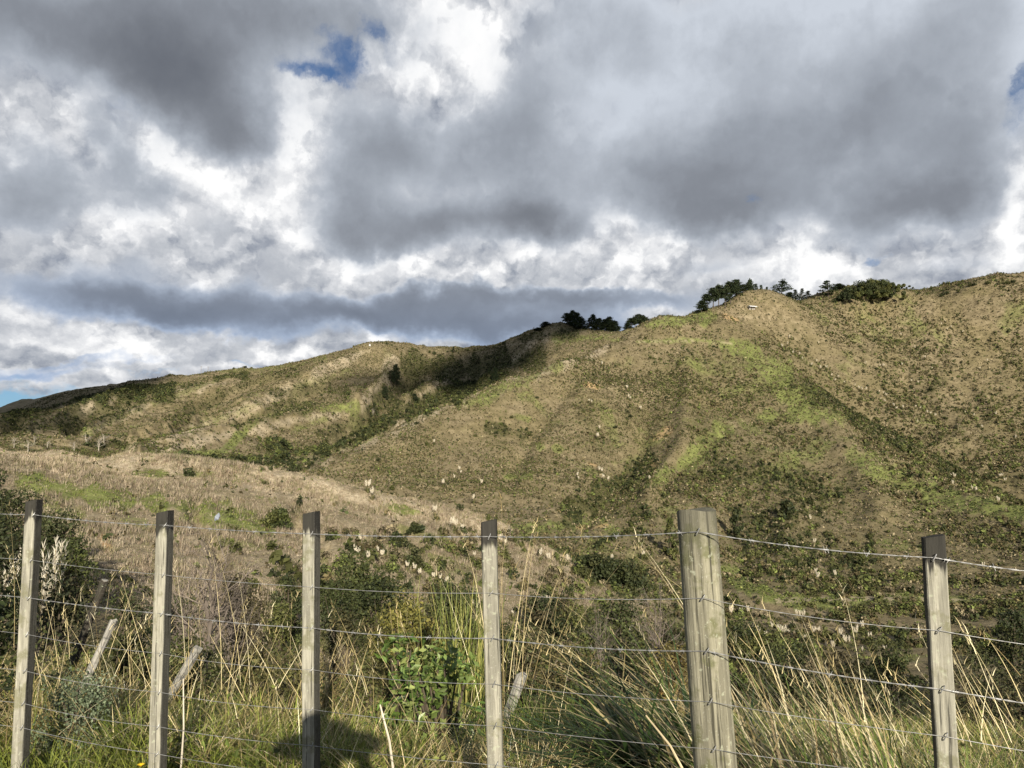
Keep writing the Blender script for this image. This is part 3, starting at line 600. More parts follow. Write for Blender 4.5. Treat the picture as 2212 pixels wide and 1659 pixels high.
# dry grass standing on the near spur
dn = (3.6 + 2.5 * crestB) * nearspur * (1 - .75 * mGREEN) * (.75 + .8 * sstep(.35, .6, fbm(TX / 6, TY / 6, 3, 91))) * (TPX < 1450)
P5, ii, jj = scatter(dn)
g = Geo(); n = len(P5); rep = 6
b = np.repeat(P5, rep, 0) + np.c_[rng.normal(size=(n * rep, 2)) * .22, np.zeros(n * rep)]
tone = np.repeat(pick(n, [(.40, .335, .24), (.31, .25, .175), (.235, .18, .125), (.19, .18, .085)], [.27, .3, .18, .25]), rep, 0)
tone = tone * (1 + .3 * np.repeat(crestB[ii, jj], rep)[:, None])
tall = np.repeat(.22 + 1.0 * sstep(.25, .75, fbm(P5[:, 0] / 7, P5[:, 1] / 7, 3, 93)) * (.6 + .5 * rng.random(len(P5))), rep)
blades(g, b, tall * (.5 + .7 * rng.random(n * rep)), .05 + .03 * rng.random(n * rep), rng.random(n * rep) * 6.28, .9 * rng.random(n * rep), tone * .85, 2, tilt=.7 * rng.random(n * rep), tipcol=tone * 1.1)
P6, ii, jj = scatter(.9 * nearspur * mGREEN)
n = len(P6); b = np.repeat(P6, 4, 0) + np.c_[rng.normal(size=(n * 4, 2)) * .2, np.zeros(n * 4)]
blades(g, b, .3 + .2 * rng.random(n * 4), .12, rng.random(n * 4) * 6.28, .6, np.repeat(pick(n, [(.13, .16, .035), (.19, .2, .06)], [.6, .4]), 4, 0), 2)
tag(g.build('dry_grass', M_GRASS), 'straw coloured rank grass standing on the near spur', 'grass', kind='stuff')

# ------------------------------------------------------------------ pampas: white plumes over a fountain of leaves
def pampas_geo(r, nleaf, nplume, lw=.035, pw=1.):
    gl = Geo(); n = nleaf
    ang = r.random(n) * 6.28; b = np.c_[.12 * np.cos(ang), .12 * np.sin(ang), np.zeros(n)]
    tone = np.array([(.085, .105, .035), (.12, .13, .045), (.24, .21, .10)])[r.choice(3, n, p=[.4, .35, .25])]
    blades(gl, b, 1.1 + .6 * r.random(n), lw, ang, .7 + .6 * r.random(n), tone, 4, tilt=.1 + .4 * r.random(n))
    out = []
    for k in range(nplume):
        gp = Geo(); a = r.random() * 6.28; ln = .03 + .17 * r.random(); hh = 1.5 + .55 * r.random()
        root = np.array([.08 * math.cos(a), .08 * math.sin(a), 0]); dirv = nrm(np.array([math.cos(a) * ln, math.sin(a) * ln, 1.]))
        top = root + dirv * hh
        tube(gp, [root, root + dirv * hh * .5, top], [.008, .007, .005], (.34, .28, .15), 3, cap=False)
        m = 46; tt = r.random(m); q = root + dirv * (hh * .66 + tt[:, None] * hh * .40); rad_ = .075 * pw * np.sin(np.pi * (tt * .85 + .12))
        aa = r.random(m) * 6.28
        q = q + np.stack([np.cos(aa), np.sin(aa), np.zeros(m)], 1) * (rad_ * r.random(m) ** .5)[:, None]
        pc = np.array([.76, .70, .57]) * (1 + .14 * r.normal(size=(m, 1)))
        blades(gp, q, .16 * pw + .1 * r.random(m), .035 * pw, aa, .4, pc.clip(.2, .92), 2, tilt=.25, face=r.random(m) * 6.28)
        out.append(gp)
    return gl, out
def merged(gs, name, mats):
    g = Geo()
    for k, (q, m) in enumerate(gs):
        for v, f, c, o in zip(q.v, q.q, q.c, np.cumsum([0] + [len(x) for x in q.v])): g.add(v, f - o, c, m)
    return g.mesh(name, mats)
FARP = []
for k in range(6):
    r = np.random.default_rng(300 + k); gl, ps = pampas_geo(r, 60, (5, 8, 11, 7, 13, 4)[k], .08, 1.15)
    FARP.append(merged([(gl, 0)] + [(p, 1) for p in ps], 'pampas_clump', [M_GRASS, M_PLUME]))
c2 = lambda cx, cy: (737.3 + cx / 3, 548.6 + cy / 3)
c3 = lambda cx, cy: (1474.7 + cx / 3, 548.6 + cy / 3)
c5 = lambda cx, cy: (737.3 + cx * .3717, 1042.3 + cy * .3717)
c6 = lambda cx, cy: (1474.7 + cx * .3717, 1042.3 + cy * .3717)
PAMP = {
 ('pampas on the big hill face', 'small white plumed pampas on the brown face of the big hill'): [c2(*p) for p in [(1690,720),(1605,955),(1620,965),(1860,935),(1875,940),(1850,875),(1940,1015),(1690,1420),(1675,1415),(1700,1455),(1730,1470),(1525,1445),(1540,1460),(2000,1460),(1660,1195),(1680,1140),(760,1400),(775,1420),(600,1225),(175,1545),(200,1590),(860,1605),(665,1500),(910,1495),(740,1460)]],
 ('pampas lining the diagonal gully', 'pale pampas clump in the line down the diagonal gully at right'): [c3(*p) for p in [(690,590),(640,600),(720,640),(780,680),(830,720),(870,700),(930,740),(960,790),(1010,800),(1050,830),(1110,860),(1150,875),(1190,880),(1165,890),(1270,895),(1300,910),(1330,930),(1290,945),(1310,955),(1370,990),(1430,1000),(1390,1005),(1540,1000),(1520,995),(1590,1030),(1605,1040),(1640,1050),(890,745),(990,820),(760,650),(700,560),(880,580)]],
 ('pampas on the right hand face', 'white pampas clump on the rough upper face at right'): [c3(*p) for p in [(1490,830),(1530,835),(1620,745),(1980,705),(1280,725),(1300,735),(1180,715),(1430,715),(1420,525),(1140,460),(1710,440),(1740,480),(1690,460),(1720,500),(1510,610),(1830,1035),(1885,1050),(1940,1130),(2170,1205),(2190,640),(1930,750),(1820,520),(1560,680),(2030,1060)]],
 ('pampas by the green spur', 'white pampas clump beside the bright green spur at right'): [c3(*p) for p in [(1760,1450),(1740,1440),(1750,1500),(1900,1540),(1880,1535),(2060,1450),(2075,1455),(2055,1620),(2090,1475),(1520,1100)]],
 ('pampas along the near spur crest', 'pale pampas clump where the near spur drops behind the fence'): [c5(*p) for p in [(110,350),(80,420),(100,440),(150,465),(210,415),(240,440),(385,500),(420,520),(460,545),(540,570),(575,590),(610,610),(540,195),(650,265),(700,285),(670,270),(930,350),(955,370),(780,440),(705,660),(800,730),(760,715)]],
 ('pampas above the dark bush row', 'white pampas clump near the dark bush row in the valley'): [c5(*p) for p in [(1150,450),(1200,460),(1440,510),(1470,515),(1490,525),(1320,470),(1580,460),(1760,440),(1000,800),(1110,690),(1200,700),(960,870),(1100,880),(1665,870),(1690,885)]],
 ('pampas bank right of the big post', 'white pampas clump in the valley bank between the round post and last batten'): [c6(*p) for p in [(270,785),(340,770),(385,770),(400,860),(430,880),(460,890),(490,900),(520,860),(580,905),(610,900),(650,915),(680,800),(700,800),(760,885),(790,880),(830,960),(930,920),(960,960),(1010,900),(1050,860),(1080,910),(1040,990),(1180,990),(560,880),(720,930),(870,975)]],
 ('pampas above the valley track', 'small white pampas clump above the track between the round post and last batten'): [c6(*p) for p in [(770,530),(785,565),(885,550),(765,360),(740,230)]],
 ('pampas below the last batten track', 'white pampas clump beyond the last batten near the valley track'): [c6(*p) for p in [(1750,500),(1930,520)]],
}
for (gn, lab), pts in PAMP.items():
    for px, py in pts:
        h0 = hit(px + rng.normal() * 1.5, py + 5, 70)
        r = math.hypot(h0[0], h0[1]); s = (.75 + .5 * rng.random()) * (1.5 if r > 300 else 1.15 if r > 160 else .75)
        put('pampas_clump', FARP[int(rng.integers(0, 6))], h0, float(s), lab, 'pampas', gn)

# ------------------------------------------------------------------ trees
def pine_geo(seed, H, W, kind):
    """trunk and crown of a conifer: 'full', 'cone', 'tier' (open flat layers), 'old' (bare lower trunk)"""
    r = np.random.default_rng(seed); gt, gc = Geo(), Geo()
    lean = r.normal(size=2) * .02 * H
    tp = np.array([[lean[0] * t * t, lean[1] * t * t, H * t - (.8 if t == 0 else 0)] for t in np.linspace(0, .97, 7)])
    tube(gt, tp, np.linspace(H * .02, H * .003, 7), (.085, .07, .055), 6)
    low = {'full': .10, 'cone': .06, 'tier': .28, 'old': .38}[kind]
    nb = {'full': 84, 'cone': 56, 'tier': 28, 'old': 64}[kind]
    Ls = []
    for k in range(nb):
        t = low + (1 - low) * ((k + r.random()) / nb) ** .9 if kind != 'tier' else low + (1 - low) * (round(r.random() * 5) / 5 * .95 + .04 * r.random())
        u = (t - low) / (1 - low)
        prof = {'full': (1 - u) ** .75 * (.6 + .4 * min(1, u * 5)), 'cone': (1 - u) ** .95, 'tier': (1 - u * .75) * .95, 'old': (1 - u) ** .6 * (.55 + .45 * min(1, u * 3))}[kind]
        L = W * .5 * (prof + .06) * (.65 + .5 * r.random()); a = r.random() * 6.28
        c0 = np.array([lean[0] * t * t, lean[1] * t * t, H * t]); up = (.05 if kind == 'tier' else .28) + .45 * u
        e = c0 + np.array([math.cos(a), math.sin(a), up]) * L
        tube(gt, [c0, (c0 + e) / 2 + [0, 0, -.04 * L], e], [H * .0055, H * .004, H * .0015], (.075, .06, .048), 4, cap=False)
        nc = max(2, int(L / (W * .09)))
        for q in range(nc):
            f = .35 + .65 * (q + r.random()) / nc
            Ls.append((c0 + (e - c0) * f + r.normal(size=3) * W * .03, W * (.078 + .035 * r.random()) * (1.1 if kind != 'tier' else 1.2)))
    Ls.append((np.array([lean[0], lean[1], H * .97]), W * .07))
    for c, s in Ls:
        n = 16; u = r.normal(size=(n, 3)); u = u / np.linalg.norm(u, axis=1, keepdims=True) * (r.random((n, 1)) ** .4)
        q = c + u * s * np.array([1.1, 1.1, .85 if kind != 'tier' else .4])
        base = np.array([(.022, .034, .016), (.032, .045, .02), (.05, .06, .025)])[r.choice(3, p=[.4, .4, .2])]
        leaves(gc, q, s * .85 * (.6 + .6 * r.random(n)), base * (1 + .25 * r.normal(size=(n, 1)).clip(-1, 1.6)), u + .5 * r.normal(size=u.shape) + [0, 0, .4], .45, r=r)
    return gt.mesh('trunk', M_BARK), gc.mesh('crown', M_SCRUB)
PROT = {k: [pine_geo(500 + 10 * i + j, 20, w, k) for j in range(n)] for i, (k, w, n) in enumerate([('full', 13, 3), ('cone', 8, 3), ('tier', 16, 2), ('old', 12, 3)])}
def tree(name, meshes, P, sc, label, cat, group=None, rz=None):
    e = empty(name, P, label, cat, group); e.scale = sc; e.rotation_euler = (0, 0, rng.random() * 6.28 if rz is None else rz)
    for me, nm in zip(meshes, ('trunk', 'crown')):
        o = bpy.data.objects.new(nm, me); COL.objects.link(o); o.parent = e
    return e
ORD = ['first', 'second', 'third', 'fourth', 'fifth', 'sixth', 'seventh', 'eighth', 'ninth', 'tenth', 'eleventh', 'twelfth', 'thirteenth', 'fourteenth']
def row(group, phrase, items, Ws):
    items = sorted(items)
    for k, (x, ytop, Y, kind, w) in enumerate(items):
        P = stand(x, Y); top = at(x, ytop, Y); H = max(4., top[2] - P[2]); P[2] -= .4
        lab = phrase.replace('#', ORD[k]) if '#' in phrase else phrase
        tree('pine_tree', PROT[kind][int(rng.integers(0, len(PROT[kind])))], P, (w * 1.5 / {'full': 13, 'cone': 8, 'tier': 16, 'old': 12}[kind],) * 2 + (H * 1.13 / 20,), lab, 'tree', group)
row('pines left of the ridge hut', '# dark pine from the left in the dense ridge row beside the white roofed hut',
    [(1520,652,612,'full',9),(1533,640,616,'old',9),(1546,628,620,'old',10),(1558,622,626,'old',10),(1572,626,622,'old',9),(1584,616,630,'old',11),(1598,608,640,'full',11),(1612,617,650,'old',10),(1627,614,690,'full',10),(1640,618,690,'cone',7),(1652,621,692,'cone',6),(1664,624,692,'cone',5)], 0)
row('pines right of the bare knob', '# slim conical conifer from the left beside the lone layered pine on the ridge',
    [(1727,628,690,'cone',7),(1740,626,690,'cone',7),(1753,630,690,'cone',8)], 0)
row('lone ridge trees', 'lone layered pine with flat open tiers standing on the bare ridge', [(1697,611,676,'tier',14)], 0)
row('lone ridge trees', 'low dark pine tucked against the foot of the lone layered pine', [(1714,633,684,'full',9)], 0)
row('lone ridge trees', 'open topped pine with pale trunk left of the bushy green knob', [(1798,611,682,'tier',12)], 0)
row('lone ridge trees', 'dense round pine touching the left end of the bushy green knob', [(1822,614,690,'full',10)], 0)
row('pines on the dark hump', '# tall pine from the left in the cluster on top of the shaded brown hump',
    [(1228,680,846,'old',11),(1238,676,848,'full',12),(1249,680,844,'full',11),(1259,690,838,'full',11)], 0)
row('pines right of the dark hump', '# dark pine from the left in the low clump right of the shaded hump',
    [(1274,690,832,'cone',9),(1283,684,834,'full',10),(1296,691,830,'full',11),(1308,693,826,'full',12),(1318,689,826,'full',12),(1330,696,824,'full',11)], 0)
row('pines at the green shoulder', '# dark pine from the left in the clump behind the green hill shoulder',
    [(1358,700,770,'full',9),(1366,690,772,'old',10),(1374,688,775,'old',10),(1383,683,775,'old',11),(1391,685,772,'old',10),(1399,690,770,'full',9)], 0)
row('single pines left of the hump', 'small pine standing alone on the skyline left of the dark hump', [(1179,696,858,'full',11)], 0)
row('single pines left of the hump', 'very small dark pine lowest on the slope left of the dark hump', [(1163,712,850,'full',9)], 0)
for x, yt, yb, w, kind, lab in [(854,788,834,14,'full','largest dark pine on the slope below the rounded mast hill'),(843,800,832,9,'cone','narrow dark pine beside the largest pine on the slope below the mast hill'),(832,836,868,10,'full','round dark conifer standing below the largest pine on the left slope'),
                               (895,850,867,8,'full','small dark tree right of the round conifer on the left slope'),(1069,794,828,9,'full','dark pine standing in the shaded hollow below the hump'),(979,748,762,6,'cone','thin small conifer breaking the skyline above the shaded hollow'),
                               (808,870,890,5,'cone','thin dark tree low on the slope left of the round conifer')]:
    P = hit(x, yb, 300); H = at(x, yt, P[1])[2] - P[2]; P[2] -= .3
    tree('pine_tree', PROT[kind][int(rng.integers(0, 2))], P, (w / {'full': 13, 'cone': 8}[kind],) * 2 + (max(H, 4) / 20,), lab, 'tree')
for x, y, Y, s in [(762,751,862,2.),(856,754,862,3.),(889,756,885,3.5),(898,757,885,3),(928,757,890,3.5),(937,757,890,4.5),(967,756,900,3),(1010,753,905,4),(1024,753,905,3.5),(1067,747,902,3),(1079,742,898,4),(1088,741,896,3.5),(504,799,896,3),(527,798,896,4.5),(542,798,898,3),(585,794,900,2.5),(589,794,902,2.5),(648,784,890,2.5),
                  (1700,640,655,2.5),(1995,632,682,3),(2045,624,666,3.5),(2057,621,664,4),(2085,617,655,2.5),(2110,612,652,3.5),(2120,609,650,3.5),(2150,604,645,4),(2190,600,640,4),(2205,602,640,3)]:
    put('shrub', SHRUBS[int(rng.integers(0, 5))], stand(x, Y) - np.array([0, 0, .3]), float(s) * 1.35, 'dark shrub breaking the skyline of the ' + ('far left range' if x < 1400 else 'right hand ridge'), 'shrub', 'skyline shrubs on the ' + ('far range' if x < 1400 else 'right ridge'))
# bare pale trees below the far range
def bare_geo(seed, H, spread, col, depth=4, n0=5, rad0=.018):
    r = np.random.default_rng(seed); g = Geo()
    def grow(p, d, L, rad_, lev):
        q = p + d * L * .5 + r.normal(size=3) * L * .05; e = q + nrm(d + r.normal(size=3) * .18) * L * .5
        tube(g, [p, q, e], [rad_, rad_ * .8, rad_ * .55], col, 4 if lev > 2 else 3, cap=False)
        if lev == 0: return
        for k in range(n0 if lev == depth else int(r.integers(2, 4))):
            f = .35 + .65 * r.random(); b = p + (e - p) * f
            grow(b, nrm(d * .9 + r.normal(size=3) * spread), L * (.5 + .25 * r.random()), rad_ * .55, lev - 1)
    grow(np.array([0, 0, -.02 * H]), np.array([0, 0, 1.]), H * .5, H * rad0, depth)
    return g.mesh('bare_tree', M_BARK)
BARE = [bare_geo(700 + k, 1, .5, (.30, .27, .22), 3, 7, .03) for k in range(3)]
for k, (x, yb, yt) in enumerate(sorted([(60,979,942),(160,974,946),(188,962,932),(213,975,940),(224,959,930),(102,968,948),(75,957,937),(30,968,940)])):
    P = hit(x, yb, 200); H = (at(x, yt, P[1])[2] - P[2])
    put('bare_tree', BARE[k % 3], P, (H * 1.2, H * 1.2, H * 1.05), ORD[k] + ' pale bare tree from the left below the far range', 'tree', 'bare trees below the far range')
put('bare_tree', BARE[1], stand(1272, 852), 11., 'bare grey tree among the dark pines right of the hump', 'tree')
for k, (x, yb, yt, lab) in enumerate([(302,1012,998,'dead pale trunk standing at the end of the green terrace at left'),(756,890,870,'dead grey tree left of the round conifer on the slope'),(806,902,878,'dead grey trunk below the thin dark tree on the left slope')]):
    P = hit(x, yb, 180); H = (at(x, yt, P[1])[2] - P[2]); put('dead_tree', BARE[k % 3], P, (H * .4, H * .4, max(H, 2.) * 1.1), lab, 'tree')
# pole pair and mast on the skyline
M_GREY = plain_mat('galvanised', (.35, .36, .37), .45, .6)
M_POLE = plain_mat('pole_wood', (.16, .14, .12), .9)
for x, yt, yb, lab in [(433,791,806,'left power pole of the pair on the far left skyline'),(448,792,806,'right power pole of the pair on the far left skyline')]:
    P = stand(x, 880); H = at(x, yt, 880)[2] - P[2]; e = empty('power_pole', P, lab, 'power pole', 'power poles on the far skyline')
    g = Geo(); tube(g, [(0, 0, -.5), (0, 0, H)], [.22, .16], (.16, .14, .12), 8); g.build('pole', M_POLE, e)
    g = Geo(); tube(g, [(-1.2, 0, H * .93), (1.2, 0, H * .93)], [.09, .09], (.16, .14, .12), 6); g.build('crossarm', M_POLE, e)
P = stand(797, 851); H = at(797, 734, 851)[2] - P[2]; e = empty('mast', P, 'thin radio mast on the rounded hilltop left of centre', 'mast')
g = Geo(); tube(g, [(0, 0, -.5), (0, 0, H)], [.16, .08], (.4, .4, .4), 6); g.build('pole', M_GREY, e)
g = Geo(); tube(g, [(0, 0, -.2), (0, 0, 2.)], [.9, .9], (.5, .5, .5), 4); g.build('cabinet', plain_mat('pale_paint', (.62, .62, .6), .5), e)
# hut with a pale roof on the ridge
P = hit(1626, 675.5, 500); P[2] += .5
e = empty('hut', P, 'small open sided hut with a pale roof on the ridge beside the pines', 'hut'); e.rotation_euler = (0, 0, R(14))
def box(g, c, s, col=(.5, .5, .5)):
    x, y, z = c; a, b, d = s[0] / 2, s[1] / 2, s[2] / 2
    v = [(x + i * a, y + j * b, z + k * d) for k in (-1, 1) for j in (-1, 1) for i in (-1, 1)]
    g.add(v, [(0, 2, 3, 1), (4, 5, 7, 6), (0, 1, 5, 4), (2, 6, 7, 3), (0, 4, 6, 2), (1, 3, 7, 5)], col)
g = Geo(); box(g, (0, 1.2, 1.05), (5.6, 1.6, 2.3)); g.build('wall', plain_mat('hut_wall', (.30, .27, .23), .8), e)
g = Geo(); g.add([(-3.4, -2.1, 2.15), (3.4, -2.1, 2.15), (3.4, .4, 3.3), (-3.4, .4, 3.3), (-3.4, 2.3, 2.3), (3.4, 2.3, 2.3), (-3.4, -2.1, 2.27), (3.4, -2.1, 2.27), (3.4, .4, 3.44), (-3.4, .4, 3.44), (-3.4, 2.3, 2.42), (3.4, 2.3, 2.42)],
               [(6, 7, 8, 9), (9, 8, 11, 10), (0, 3, 2, 1), (3, 4, 5, 2), (0, 1, 7, 6), (4, 10, 11, 5)], (.7, .7, .7))
g.add([(-3.4, -2.1, 2.15), (-3.4, .4, 3.3), (-3.4, 2.3, 2.3), (-3.4, 2.3, 2.42), (-3.4, .4, 3.44), (-3.4, -2.1, 2.27), (3.4, -2.1, 2.15), (3.4, .4, 3.3), (3.4, 2.3, 2.3), (3.4, 2.3, 2.42), (3.4, .4, 3.44), (3.4, -2.1, 2.27)],
      [(0, 5, 4, 1), (1, 4, 3, 2), (6, 7, 10, 11), (7, 8, 9, 10)], (.7, .7, .7))
g.build('roof', plain_mat('hut_roof', (.72, .73, .74), .4), e)
for x in (-3.0, -1., 1., 3.0):
    g = Geo(); box(g, (x, -1.9, 1.0), (.16, .16, 2.4)); g.build('post', M_POLE, e)
g = Geo(); box(g, (-.8, .385, 1.0), (.9, .04, 1.9)); g.build('door', plain_mat('hut_door', (.12, .11, .10), .7), e)

# ------------------------------------------------------------------ larger bush at middle distance
def leafy_geo(seed, W, H, nlobe, nleaf, leaf, cols, D=None, twig=True, aspect=.6, base=.0):
    r = np.random.default_rng(seed); g = Geo(); s = Geo(); D = D or W
    lob = np.c_[r.normal(size=(nlobe, 2)).clip(-1.7, 1.7) * .25, r.random(nlobe) ** 1.15]
    lob[:, :2] *= (1.15 - .75 * lob[:, 2:] ** 1.5); lob = lob * [W, D, H * .80] + [0, 0, H * (.04 + base)]
    rl = (.16 + .12 * r.random(nlobe)) * min(W, H * 1.2)
    k = r.integers(0, nlobe, nleaf); u = nrm(r.normal(size=(nleaf, 3))); u[:, 2] += .25
    c = lob[k] + u * (rl[k] * (.35 + .65 * r.random(nleaf) ** .5))[:, None]
    c[:, 2] = np.maximum(c[:, 2], .02)
    pal = np.array(cols)[r.integers(0, len(cols), nlobe)][k] * (1 + .28 * r.normal(size=(nleaf, 1)).clip(-1.6, 2.))
    leaves(g, c, leaf * (.6 + .7 * r.random(nleaf)), pal.clip(.004, 1), u + .7 * r.normal(size=u.shape), aspect, r=r)
    if twig:
        for q in range(nlobe):
            b = np.array([r.normal() * .04 * W, r.normal() * .04 * D, -.1 * H]); m = b * .4 + lob[q] * .6 + [0, 0, .05 * H]
            tube(s, [b, m, lob[q]], [.02 * H ** .8, .013 * H ** .8, .005 * H ** .8], (.085, .07, .05), 4, cap=False)
    return g, s
def bush(px, ytop, Y, wpx, label, cols, seed, leaf=.16, nleaf=2600, nlobe=26, name='bush', group=None, cat='bush', depthf=1., dz=.15):
    for _ in range(14):
        P = stand(px, Y); top = at(px, ytop, Y); H = max(.4, top[2] - P[2]); W = wpx / F * Y
        if H > .55 * W or Y > 200: break
        Y *= .975
    P[2] -= dz
    e = empty(name, P, label, cat, group)
    g, s = leafy_geo(seed, W, H + dz, nlobe, nleaf, leaf, cols, W * depthf)
    g.build('foliage', M_LEAF, e); s.build('stem', M_BARK, e)
    return e
DK = [(.032, .042, .016), (.046, .056, .021), (.065, .07, .026)]; MG = [(.05, .062, .02), (.075, .088, .026), (.10, .105, .032)]; BR = [(.06, .05, .025), (.08, .07, .03), (.045, .05, .02)]
BUSH = [
 (8,985,62,70,'tallest dark bush at the left edge above the first batten',DK), (60,1050,58,110,'dark bush spreading behind the first fence batten',DK), (10,1075,50,110,'dark bush low at the left edge under the tallest one',DK), (130,1095,55,110,'dark bush right of the first batten above the plumes',DK+MG[:1]), (185,1145,50,80,'greener bush on the clay bank right of the first batten',MG),
 (95,1160,44,120,'dark leafy bush low behind the first two wires at left',DK), (316,1225,34,110,'dark green bush left of the second batten below mid height',DK+MG[:1]), (390,1260,32,110,'dark bush behind the foot of the dead twiggy shrub',DK),
 (545,1230,22,85,'upright bronze green bush right of the dead twiggy shrub',BR), (610,1100,118,50,'small rounded bush on the green band of the near spur',MG), (640,1230,70,60,'small dark bush on the brown slope left of the third batten',MG[:1]+DK), (620,1290,60,70,'low bush below the slope left of the third batten',MG),
 (770,1190,88,110,'bright green native bush right of the third batten',MG), (830,1215,84,110,'mid green native bush between third and fourth battens',MG+DK), (740,1235,74,90,'dark bush hugging the right of the third batten',DK+MG[:1]), (900,1180,128,30,'small round bush above the native bush between the battens',DK), (860,1150,140,30,'tiny round dark bush highest of those between third and fourth battens',DK), (905,1130,160,26,'small conical bush on the spur end above the fourth batten',DK),
 (870,1275,64,100,'shaded green bush behind the olive shrub',DK+MG), (990,1260,92,120,'dark scrubby bush left of the fourth batten at wire height',DK+MG[:1]),
 (1270,1200,186,70,'leftmost bush of the dark row in the valley',DK), (1310,1206,182,80,'second bush of the dark row in the valley',DK), (1350,1215,176,70,'third and lowest bush of the dark row in the valley',DK+MG[:1]), (1180,1290,120,110,'scrubby bush in the gully right of the fourth batten',BR+DK), (1260,1320,100,140,'dark scrub bush in the gully centre below the bush row',DK+MG), (1330,1290,115,110,'mixed green bush left of the round post in the gully',MG+DK), (1120,1340,80,130,'brownish bush low in the gully beside the fourth batten',BR+MG[:1]), (1430,1320,90,110,'dark bush in the gully just left of the round post',DK+BR),
 (1590,1330,120,110,'green bush in the gully just right of the round post',MG+DK), (1690,1370,90,150,'dark bush below the pampas bank right of the round post',DK), (1800,1390,80,150,'dark olive bush below the pampas bank centre right',DK+BR), (1890,1350,95,90,'bush at the right end of the pampas bank',DK+MG[:1]),
 (2150,1290,95,110,'tall dark tree like bush behind the right of the last batten',DK), (2215,1320,85,120,'dark bush at the right edge under the valley track',DK), (2070,1345,80,90,'dark bush directly behind the last batten',DK+MG[:1]), (2190,1390,62,170,'broad dark bush low at the right edge',DK+BR), (2010,1420,50,150,'dark brown manuka bush left of the last batten foot',DK+BR), (1900,1440,40,150,'dark manuka bush behind the straw clump',DK+BR), (2110,1440,36,170,'dark manuka bush behind the last batten foot',DK+BR), (2230,1450,32,130,'dark manuka bush in the lower right corner',DK), (1760,1455,34,130,'low dark bush behind the middle of the straw clump',DK+BR),
 (1850,622,672,48,'dark bush at the left end of the bush cap on the green knob',DK+MG[:1]), (1872,610,676,50,'tall bush left of the middle of the knob bush cap',DK+MG), (1893,604,680,52,'highest bush on top of the knob bush cap',MG+DK), (1915,606,680,52,'bright bush right of the top of the knob bush cap',MG+DK[:1]), (1936,611,682,48,'dark bush on the right shoulder of the knob bush cap',DK+MG), (1955,620,684,40,'small bush at the right end of the knob bush cap',DK+MG[:1]), (1880,626,668,60,'green bush on the front of the knob bush cap at left',MG), (1922,626,668,60,'green bush on the front of the knob bush cap at right',MG+DK[:1]), (1835,634,664,36,'low dark bush at the foot of the knob bush cap',DK),
 (1440,1108,250,22,'pair of lime green bushes left of the round post top',MG), (1690,1080,300,30,'round dark bush above the track right of the round post',DK), (1580,1090,290,20,'small round bush right of the round post top',DK),
]
for k, (x, yt, Y, w, lab, cols) in enumerate(BUSH):
    bush(x, yt, Y, w * 1.25, lab, cols, 900 + k, leaf=max(.09, min(Y * .0042, 1.25)), nleaf=int(np.clip(w * 34, 900, 4200)) if Y < 500 else 4200, nlobe=30)
# ------------------------------------------------------------------ the wire fence
def wood(name, base, dark, moss, stain_at):
    m, t = material(name)
    tc = t.n('ShaderNodeTexCoord').outputs['Object']
    mp = t.n('ShaderNodeMapping'); t.put(mp.inputs[0], tc); mp.inputs['Scale'].default_value = (1, 1, .06)
    rnd = t.n('ShaderNodeObjectInfo').outputs['Random']
    off = t.n('ShaderNodeCombineXYZ'); t.put(off.inputs[2], t.math('MULTIPLY', rnd, 40.)); v = t.vmath('ADD', mp.outputs[0], off.outputs[0]); v3 = t.vmath('ADD', tc, off.outputs[0])
    grain = t.noise(v, 95, 6, .7); band = t.noise(v, 26, 4, .55, .6); blot = t.noise(v3, 11, 5, .6); big = t.noise(v3, 4, 4, .55); speck = t.noise(v3, 150, 3, .6)
    c = t.ramp(grain, [(.28, tuple(x * .34 for x in base)), (.44, tuple(x * .8 for x in base)), (.56, base), (.72, tuple(x * 1.35 for x in base))])
    c = t.mix(t.remap(band, .45, .60, 0, .6), c, tuple(x * .42 for x in base))
    c = t.mix(t.math('MULTIPLY', t.remap(blot, .50, .64), .75), c, moss)
    c = t.mix(t.math('MULTIPLY', t.remap(speck, .62, .7), .5), c, (.42, .41, .36))
    mp2 = t.n('ShaderNodeMapping'); t.put(mp2.inputs[0], tc); mp2.inputs['Scale'].default_value = (1, 1, .025); crack = t.noise(t.vmath('ADD', mp2.outputs[0], off.outputs[0]), 62, 4, .6, .3)
    c = t.mix(t.remap(crack, .595, .64, 0, .85), c, tuple(x * .16 for x in base))
    lich = t.noise(v3, 42, 4, .6); c = t.mix(t.remap(lich, .60, .68, 0, .65), c, (.36, .375, .28))
    sp_ = t.n('ShaderNodeSeparateXYZ'); t.put(sp_.inputs[0], tc)
    st = t.math('ADD', sp_.outputs[2], t.math('MULTIPLY', t.math('SUBTRACT', band, .5), .25))
    c = t.mix(t.remap(st, stain_at - (.012 if stain_at > -.11 else .09), stain_at + (.018 if stain_at > -.11 else .09), 0, .93 if stain_at > -.11 else .6), c, dark)
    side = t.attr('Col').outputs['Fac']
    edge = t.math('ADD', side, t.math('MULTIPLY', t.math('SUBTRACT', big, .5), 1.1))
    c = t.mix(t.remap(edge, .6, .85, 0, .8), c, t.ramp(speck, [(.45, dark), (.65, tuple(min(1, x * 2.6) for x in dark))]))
    p = t.n('ShaderNodeBsdfPrincipled'); t.put(p.inputs['Base Color'], c); p.inputs['Roughness'].default_value = .88; p.inputs['Specular IOR Level'].default_value = .12
    bm = t.n('ShaderNodeBump'); bm.inputs['Strength'].default_value = .9; bm.inputs['Distance'].default_value = .004; t.put(bm.inputs['Height'], grain); t.put(p.inputs['Normal'], bm.outputs[0])
    o = t.n('ShaderNodeOutputMaterial'); t.t.links.new(p.outputs[0], o.inputs[0]); return m
